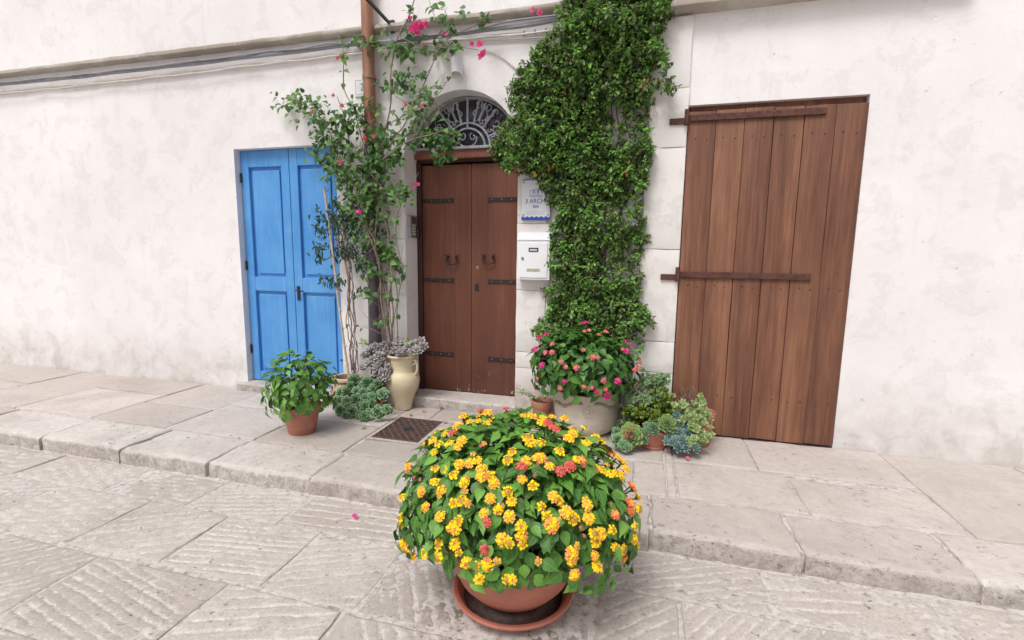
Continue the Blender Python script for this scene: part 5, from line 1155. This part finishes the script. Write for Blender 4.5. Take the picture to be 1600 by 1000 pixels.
# pink clay jar behind the rosettes, left of the urn
JC = Vector((-2.585, 3.775, 0)); jar = thing('clay_jar', 'pale pink clay jar half hidden behind the green rosettes', 'pot', (JC.x, JC.y, ZP))
po = [(.085, uz(0)), (.09, uz(.005)), (.125, uz(.08)), (.140, uz(.15)), (.132, uz(.205)), (.118, uz(.225)), (.126, uz(.232)), (.140, uz(.245)), (.138, uz(.262)), (.128, uz(.268))]
b = MB(); b.lathe(pot_mesh(po, .025, uz(.20)), JC, 40); b.build('body', M['pink_clay'], jar, auto=35); soil_disc(jar, JC, .10, uz(.20))

# mound of green rosettes in a low pot
EC = Vector((-2.26, 3.64, 0)); ech = thing('rosette_succulent', 'mound of blue-green rosette succulents at the foot of the cream urn', 'potted plant', (EC.x, EC.y, ZP))
po = [(.08, uz(0)), (.085, uz(.004)), (.100, uz(.07)), (.108, uz(.073)), (.110, uz(.095)), (.105, uz(.10))]
b = MB(); b.lathe(pot_mesh(po, .012, uz(.08)), EC, 36); b.build('pot', M['terracotta'], ech, auto=35); soil_disc(ech, EC, .095, uz(.08))
sb = MB()
EP = [(553,594,.062),(532,613,.048),(542,612,.052),(530,626,.050),(542,626,.046),(556,624,.052),(572,623,.052),(568,614,.048),(582,621,.046),(584,608,.054),(598,617,.058),(573,597,.055),(557,611,.042),(533,640,.054),(552,643,.062),(571,635,.054),(570,650,.050),(590,644,.062),(605,640,.046),(582,629,.038),(545,636,.042),(561,634,.04),(566,604,.045),(577,644,.035),(563,647,.04),(548,603,.045),(590,600,.045),(540,648,.035),(526,634,.036)]
for x, y, R in EP:
    p_ = at(x, y, 3.44+(651-y)/55*.24+random.uniform(-.015, .015)); p_.z = max(p_.z, ZP+R*.45)
    n = (p_-Vector((EC.x, EC.y+.05, ZP+.04))).normalized()*.8+Vector((.35, -.95, .45))+rv(.12)
    rosette(R_G, p_, n, R, ech); q = Vector((EC.x+random.uniform(-.06, .06), EC.y+random.uniform(-.06, .06), uz(.08))); sb.tube(spline([q, q.lerp(p_, .5)+Vector((0, 0, .03)), p_-n.normalized()*R*.1], .03), .007, 6)
sb.build('stem', M['bark_dark'], ech, smooth=True)

# small terracotta pot with a withered sprig
SC = Vector((-0.765, 3.83, 0)); sp_ = thing('small_pot', 'small terracotta flowerpot with a withered sprig left of the stone planter', 'potted plant', (SC.x, SC.y, ZP))
po = [(.058, uz(0)), (.062, uz(.004)), (.080, uz(.145)), (.088, uz(.148)), (.093, uz(.19)), (.090, uz(.196))]
b = MB(); b.lathe(pot_mesh(po, .008, uz(.165)), SC, 40); b.build('pot', M['old_terracotta'], sp_, auto=35); soil_disc(sp_, SC, .075, uz(.165))
b = MB(); wl = []
for k, tgt in enumerate([(800, 611), (806, 606), (812, 612), (818, 607), (824, 618), (846, 616), (856, 619), (840, 617)]):
    e = at(tgt[0], tgt[1], 3.80+.01*k); q = SC+Vector((random.uniform(-.03, .03), random.uniform(-.03, .03), uz(.165))); P = spline([q, q.lerp(e, .55)+Vector((0, 0, .02)), e], .02); b.tube(P, .0022, 5)
    for i in range(4, len(P), 2): wl.append((T_IVY[1], orient(P[i]+rv(.006), rv()+Vector((0, 0, -.3)), (0, -.6, .7), random.uniform(.45, .8)), random.random()))
b.build('stem', M['stem'], sp_, smooth=True); split_leaves(wl, [T_IVY[1]], M['sedum'], sp_, 60)

# right-hand group: bowl of rosettes, jade plant, variegated bush, blue rosettes, pale trailing sedum
BC = Vector((0.125, 3.60, 0)); bowl = thing('succulent_bowl', 'low terracotta bowl spilling large gold-edged green rosettes', 'potted plant', (BC.x, BC.y, ZP))
po = [(.085, uz(0)), (.098, uz(.003)), (.100, uz(.014)), (.096, uz(.02)), (.120, uz(.08)), (.135, uz(.125)), (.143, uz(.130)), (.143, uz(.148)), (.138, uz(.152))]
b = MB(); b.lathe(pot_mesh(po, .012, uz(.13)), BC, 44); b.build('pot', M['terracotta'], bowl, auto=35); soil_disc(bowl, BC, .12, uz(.135))
rosette(R_GOLD, at(986, 681, 3.46), (-.05, -.85, .42), .090, bowl)['label'] = 'large gold-edged rosette with pink flower buds'
rosette(R_GOLD, at(1042, 663, 3.50), (.25, -.75, .55), .068, bowl)
for x, y, R, Y in ((1008, 676, .040, 3.47), (1007, 687, .035, 3.45), (1021, 668, .044, 3.48), (1029, 664, .038, 3.50), (1012, 666, .034, 3.50), (966, 688, .052, 3.42), (975, 697, .050, 3.38), (964, 676, .042, 3.48), (980, 699, .036, 3.37), (1023, 676, .03, 3.46)):
    p_ = at(x, y, Y); p_.z = max(p_.z, ZP+R*.45); rosette(R_G, p_, (random.gauss(-.1, .2), -.8, .55), R, bowl)
b = MB(); g0 = at(984, 690, 3.40)
for k in range(14):
    e = at(983+random.gauss(0, 5), 679+random.gauss(0, 6), 3.375); b.lathe([(.0001, -.007), (.006, -.003), (.0065, .004), (.0001, .010)], e, 8)
b.build('flower_bud', M['bract_old'], bowl, smooth=True)
b = MB()
for k in range(4): b.tube(spline([at(990, 684, 3.45), g0+rv(.01), at(983+k*2, 676+k*3, 3.38)], .02), .003, 5)
b.build('flower_stalk', M['stem'], bowl, smooth=True)

def sprigs(parent, spots, T, mat, limit, s=1.0, up=.5, name='leaf', per=7):
    L_ = []
    for x, y, rx, ry, n, Y0, Y1 in spots:
        for _ in range(n):
            p_ = at(x+random.gauss(0, rx*.55), y+random.gauss(0, ry*.55), random.uniform(Y0, Y1)); p_.z = max(p_.z, ZP+.015)
            ax = Vector((random.gauss(0, .45), -.6, up+random.gauss(0, .35))).normalized(); a = ax.orthogonal().normalized(); bb = ax.cross(a)
            for k in range(per):
                q = k*2.4; el = .15+.6*k/per; d = (a*math.cos(q)+bb*math.sin(q))*(1.05-el)+ax*el
                L_.append((random.choice(T), orient(p_+ax*.02*k/per*s, d, ax-d*.3, s*random.uniform(.7, 1.1)*(1.1-.4*k/per)), random.random()))
    split_leaves(L_, T, mat, parent, limit, name=name)
def hidden_pot(parent, c, r, h, mat='old_terracotta'):
    b = MB(); b.lathe(pot_mesh([(r*.7, ZP), (r*.72, ZP+.004), (r*.95, ZP+h*.8), (r*1.05, ZP+h*.82), (r*1.07, ZP+h)], .01, ZP+h*.85), (c[0], c[1], 0), 32); b.build('pot', M[mat], parent, auto=35); soil_disc(parent, Vector((c[0], c[1], 0)), r*.85, ZP+h*.88)
T_JADE = [thick_leaf(.042, .017, .005, [(0, .2), (.3, .7), (.65, 1.0), (.9, .7), (1, .25)], .15), thick_leaf(.048, .020, .006, [(0, .2), (.3, .7), (.65, 1.0), (.9, .7), (1, .25)], .25)]
T_VAR = [leaf_t(.034, .013, ROUND, .2, .2), leaf_t(.030, .012, ROUND, .3, .3)]
def twigs(parent, base, targets, mat, r_=.005):
    b = MB(); base = Vector(base)
    for e in targets: b.tube(spline([base+Vector((random.uniform(-.03, .03), random.uniform(-.03, .03), 0)), base.lerp(e, .5)+rv(.03), e], .04), r_, 5)
    b.build('stem', M[mat], parent, smooth=True)
jade = thing('jade_plant', 'olive green jade plant behind the terracotta bowl of rosettes', 'potted plant', (0.19, 3.74, ZP))
hidden_pot(jade, (0.19, 3.76), .085, .17)
sprigs(jade, [(1035, 640, 16, 14, 22, 3.56, 3.70), (1026, 650, 10, 8, 9, 3.52, 3.6), (1042, 624, 9, 9, 9, 3.64, 3.74), (1000, 650, 14, 7, 11, 3.52, 3.62), (1030, 612, 9, 5, 6, 3.66, 3.74), (988, 642, 7, 6, 4, 3.55, 3.64)], T_JADE, M['jade'], 200, 1.0, .6)
twigs(jade, (0.19, 3.76, ZP+.15), [at(x, y, 3.66) for x, y in ((1035, 640), (1026, 652), (1042, 624), (1000, 652), (1030, 614), (1046, 640))], 'bark_dark')
var = thing('variegated_bush', 'bushy white-edged green plant against the pier between planter and jade plant', 'potted plant', (0.10, 3.84, ZP))
hidden_pot(var, (0.10, 3.85), .085, .18)
sprigs(var, [(1012, 598, 16, 13, 40, 3.70, 3.88), (1030, 592, 10, 9, 20, 3.74, 3.88), (1000, 625, 16, 14, 40, 3.62, 3.80), (988, 645, 10, 12, 22, 3.60, 3.74), (1015, 625, 14, 12, 26, 3.66, 3.8), (980, 655, 6, 8, 8, 3.6, 3.7), (1046, 628, 8, 10, 12, 3.68, 3.8), (1020, 622, 8, 6, 8, 3.6, 3.66)], T_VAR, M['variegated'], 240, .95, .4, per=8)
twigs(var, (0.10, 3.85, ZP+.16), [at(x, y, 3.76) for x, y in ((1012, 598), (1030, 592), (1000, 625), (988, 645), (1015, 625), (982, 655), (1046, 628))], 'bark_dark')
blu = thing('blue_succulent', 'cluster of blue-grey rosette succulents at the foot of the brown door', 'potted plant', (0.36, 3.60, ZP))
hidden_pot(blu, (0.37, 3.62), .09, .12)
for x, y, R, Y in ((1058, 650, .045, 3.60), (1050, 657, .036, 3.58), (1066, 656, .042, 3.58), (1060, 665, .045, 3.54), (1071, 665, .040, 3.54), (1052, 672, .04, 3.5), (1062, 676, .045, 3.5), (1074, 678, .042, 3.5), (1045, 682, .042, 3.47), (1054, 690, .046, 3.44), (1066, 688, .046, 3.44), (1076, 692, .042, 3.44), (1060, 699, .042, 3.41), (1048, 692, .036, 3.43), (1070, 700, .04, 3.41), (1042, 690, .034, 3.44), (1084, 686, .042, 3.47), (1086, 700, .04, 3.42), (1080, 668, .04, 3.54)):
    p_ = at(x, y, Y); p_.z = max(p_.z, ZP+R*.5); rosette(R_B, p_, (random.gauss(.05, .3), -.7, .6), R, blu)
sed = thing('trailing_sedum', 'pale green trailing succulent with dry stalks at the foot of the brown door', 'potted plant', (0.46, 3.72, ZP))
hidden_pot(sed, (0.46, 3.72), .10, .26)
sprigs(sed, [(1066, 636, 9, 9, 20, 3.56, 3.7), (1076, 650, 8, 10, 22, 3.52, 3.66), (1085, 664, 8, 12, 24, 3.46, 3.6), (1082, 690, 8, 10, 14, 3.42, 3.5), (1095, 650, 12, 12, 26, 3.54, 3.68), (1100, 680, 10, 12, 18, 3.46, 3.56), (1090, 630, 10, 8, 14, 3.6, 3.7)], T_VAR, M['sedum'], 160, .9, .35, per=8)
b = MB()
for k in range(26):
    q = at(1078+random.uniform(-8, 14), 640, 3.66); e = at(1066+random.uniform(-8, 24), 608+random.uniform(-8, 18), 3.62+random.uniform(-.06, .06)); b.tube(spline([q, q.lerp(e, .5)+rv(.03), e], .02), .0018, 4)
b.build('dry_stalk', M['bark'], sed, smooth=True)

# shrub whose dark leaves reach in from the left, in a clay pot on the pavement
DCN = Vector((-2.52, 3.08, 0)); dk = thing('potted_shrub', 'dark-leaved shrub in a terracotta pot on the pavement before the blue door', 'potted plant', (DCN.x, DCN.y, ZP))
hidden_pot(dk, (DCN.x, DCN.y), .14, .22, 'old_terracotta')
T_DK = [leaf_t(.085, .024, OVATE, .2, .35), leaf_t(.075, .022, OVATE, .25, .25)]
dome(dk, (DCN.x, DCN.y, .48), (.26, .25, .26), .28, 260, 160, T_DK, M['lantana_leaf'], 200, lump=.25)
stems(dk, (DCN.x, DCN.y, ZP+.2), Vector((DCN.x, DCN.y, .45)), (.24, .24, .24), 24, 'bark_dark')

# fallen petals and leaves
FM = tmpl_mesh('fallen_leaf', T_IVY[1], M['dry_leaf']); FB = tmpl_mesh('fallen_bract', T_BRACT[0], M['bract'])
for nm, x, y, z, me, lab in [('fallen_petal', 687, 637, ZP+.012, FB, 'pink fallen petal beside the doorstep'), ('fallen_petal', 557, 810, .012, FB, 'magenta fallen petal on the street below the kerb'), ('fallen_petal', 698, 660, ZP+.010, FB, 'pink fallen petal right of the drain cover'), ('fallen_petal', 1076, 719, ZP+.010, FB, 'pink fallen petal on the pavement below the brown door'),
                             ('fallen_leaf', 669, 606, ZS+.008, FM, 'dry yellow leaf on the doorstep'), ('fallen_leaf', 661, 632, ZP+.010, FM, 'dry brown leaf at the corner of the doorstep'), ('fallen_leaf', 660, 643, ZP+.010, FM, 'dry leaf between urn and drain cover'), ('fallen_leaf', 642, 647, ZP+.010, FM, 'reddish dry leaf beside the base of the urn'), ('fallen_leaf', 572, 667, ZP+.010, FM, 'orange dry leaf in front of the rosette mound'), ('fallen_leaf', 652, 615, ZS+.008, FM, 'small dry leaf beside the urn on the doorstep edge')]:
    o = link(nm, me, None, Matrix.Translation(atz(x, y, z)) @ Matrix.Rotation(random.random()*6, 4, 'Z') @ Matrix.Rotation(.25, 4, 'X')); tag(o, lab, 'petal' if 'petal' in nm else 'leaf', 'fallen petals' if 'petal' in nm else 'fallen leaves')
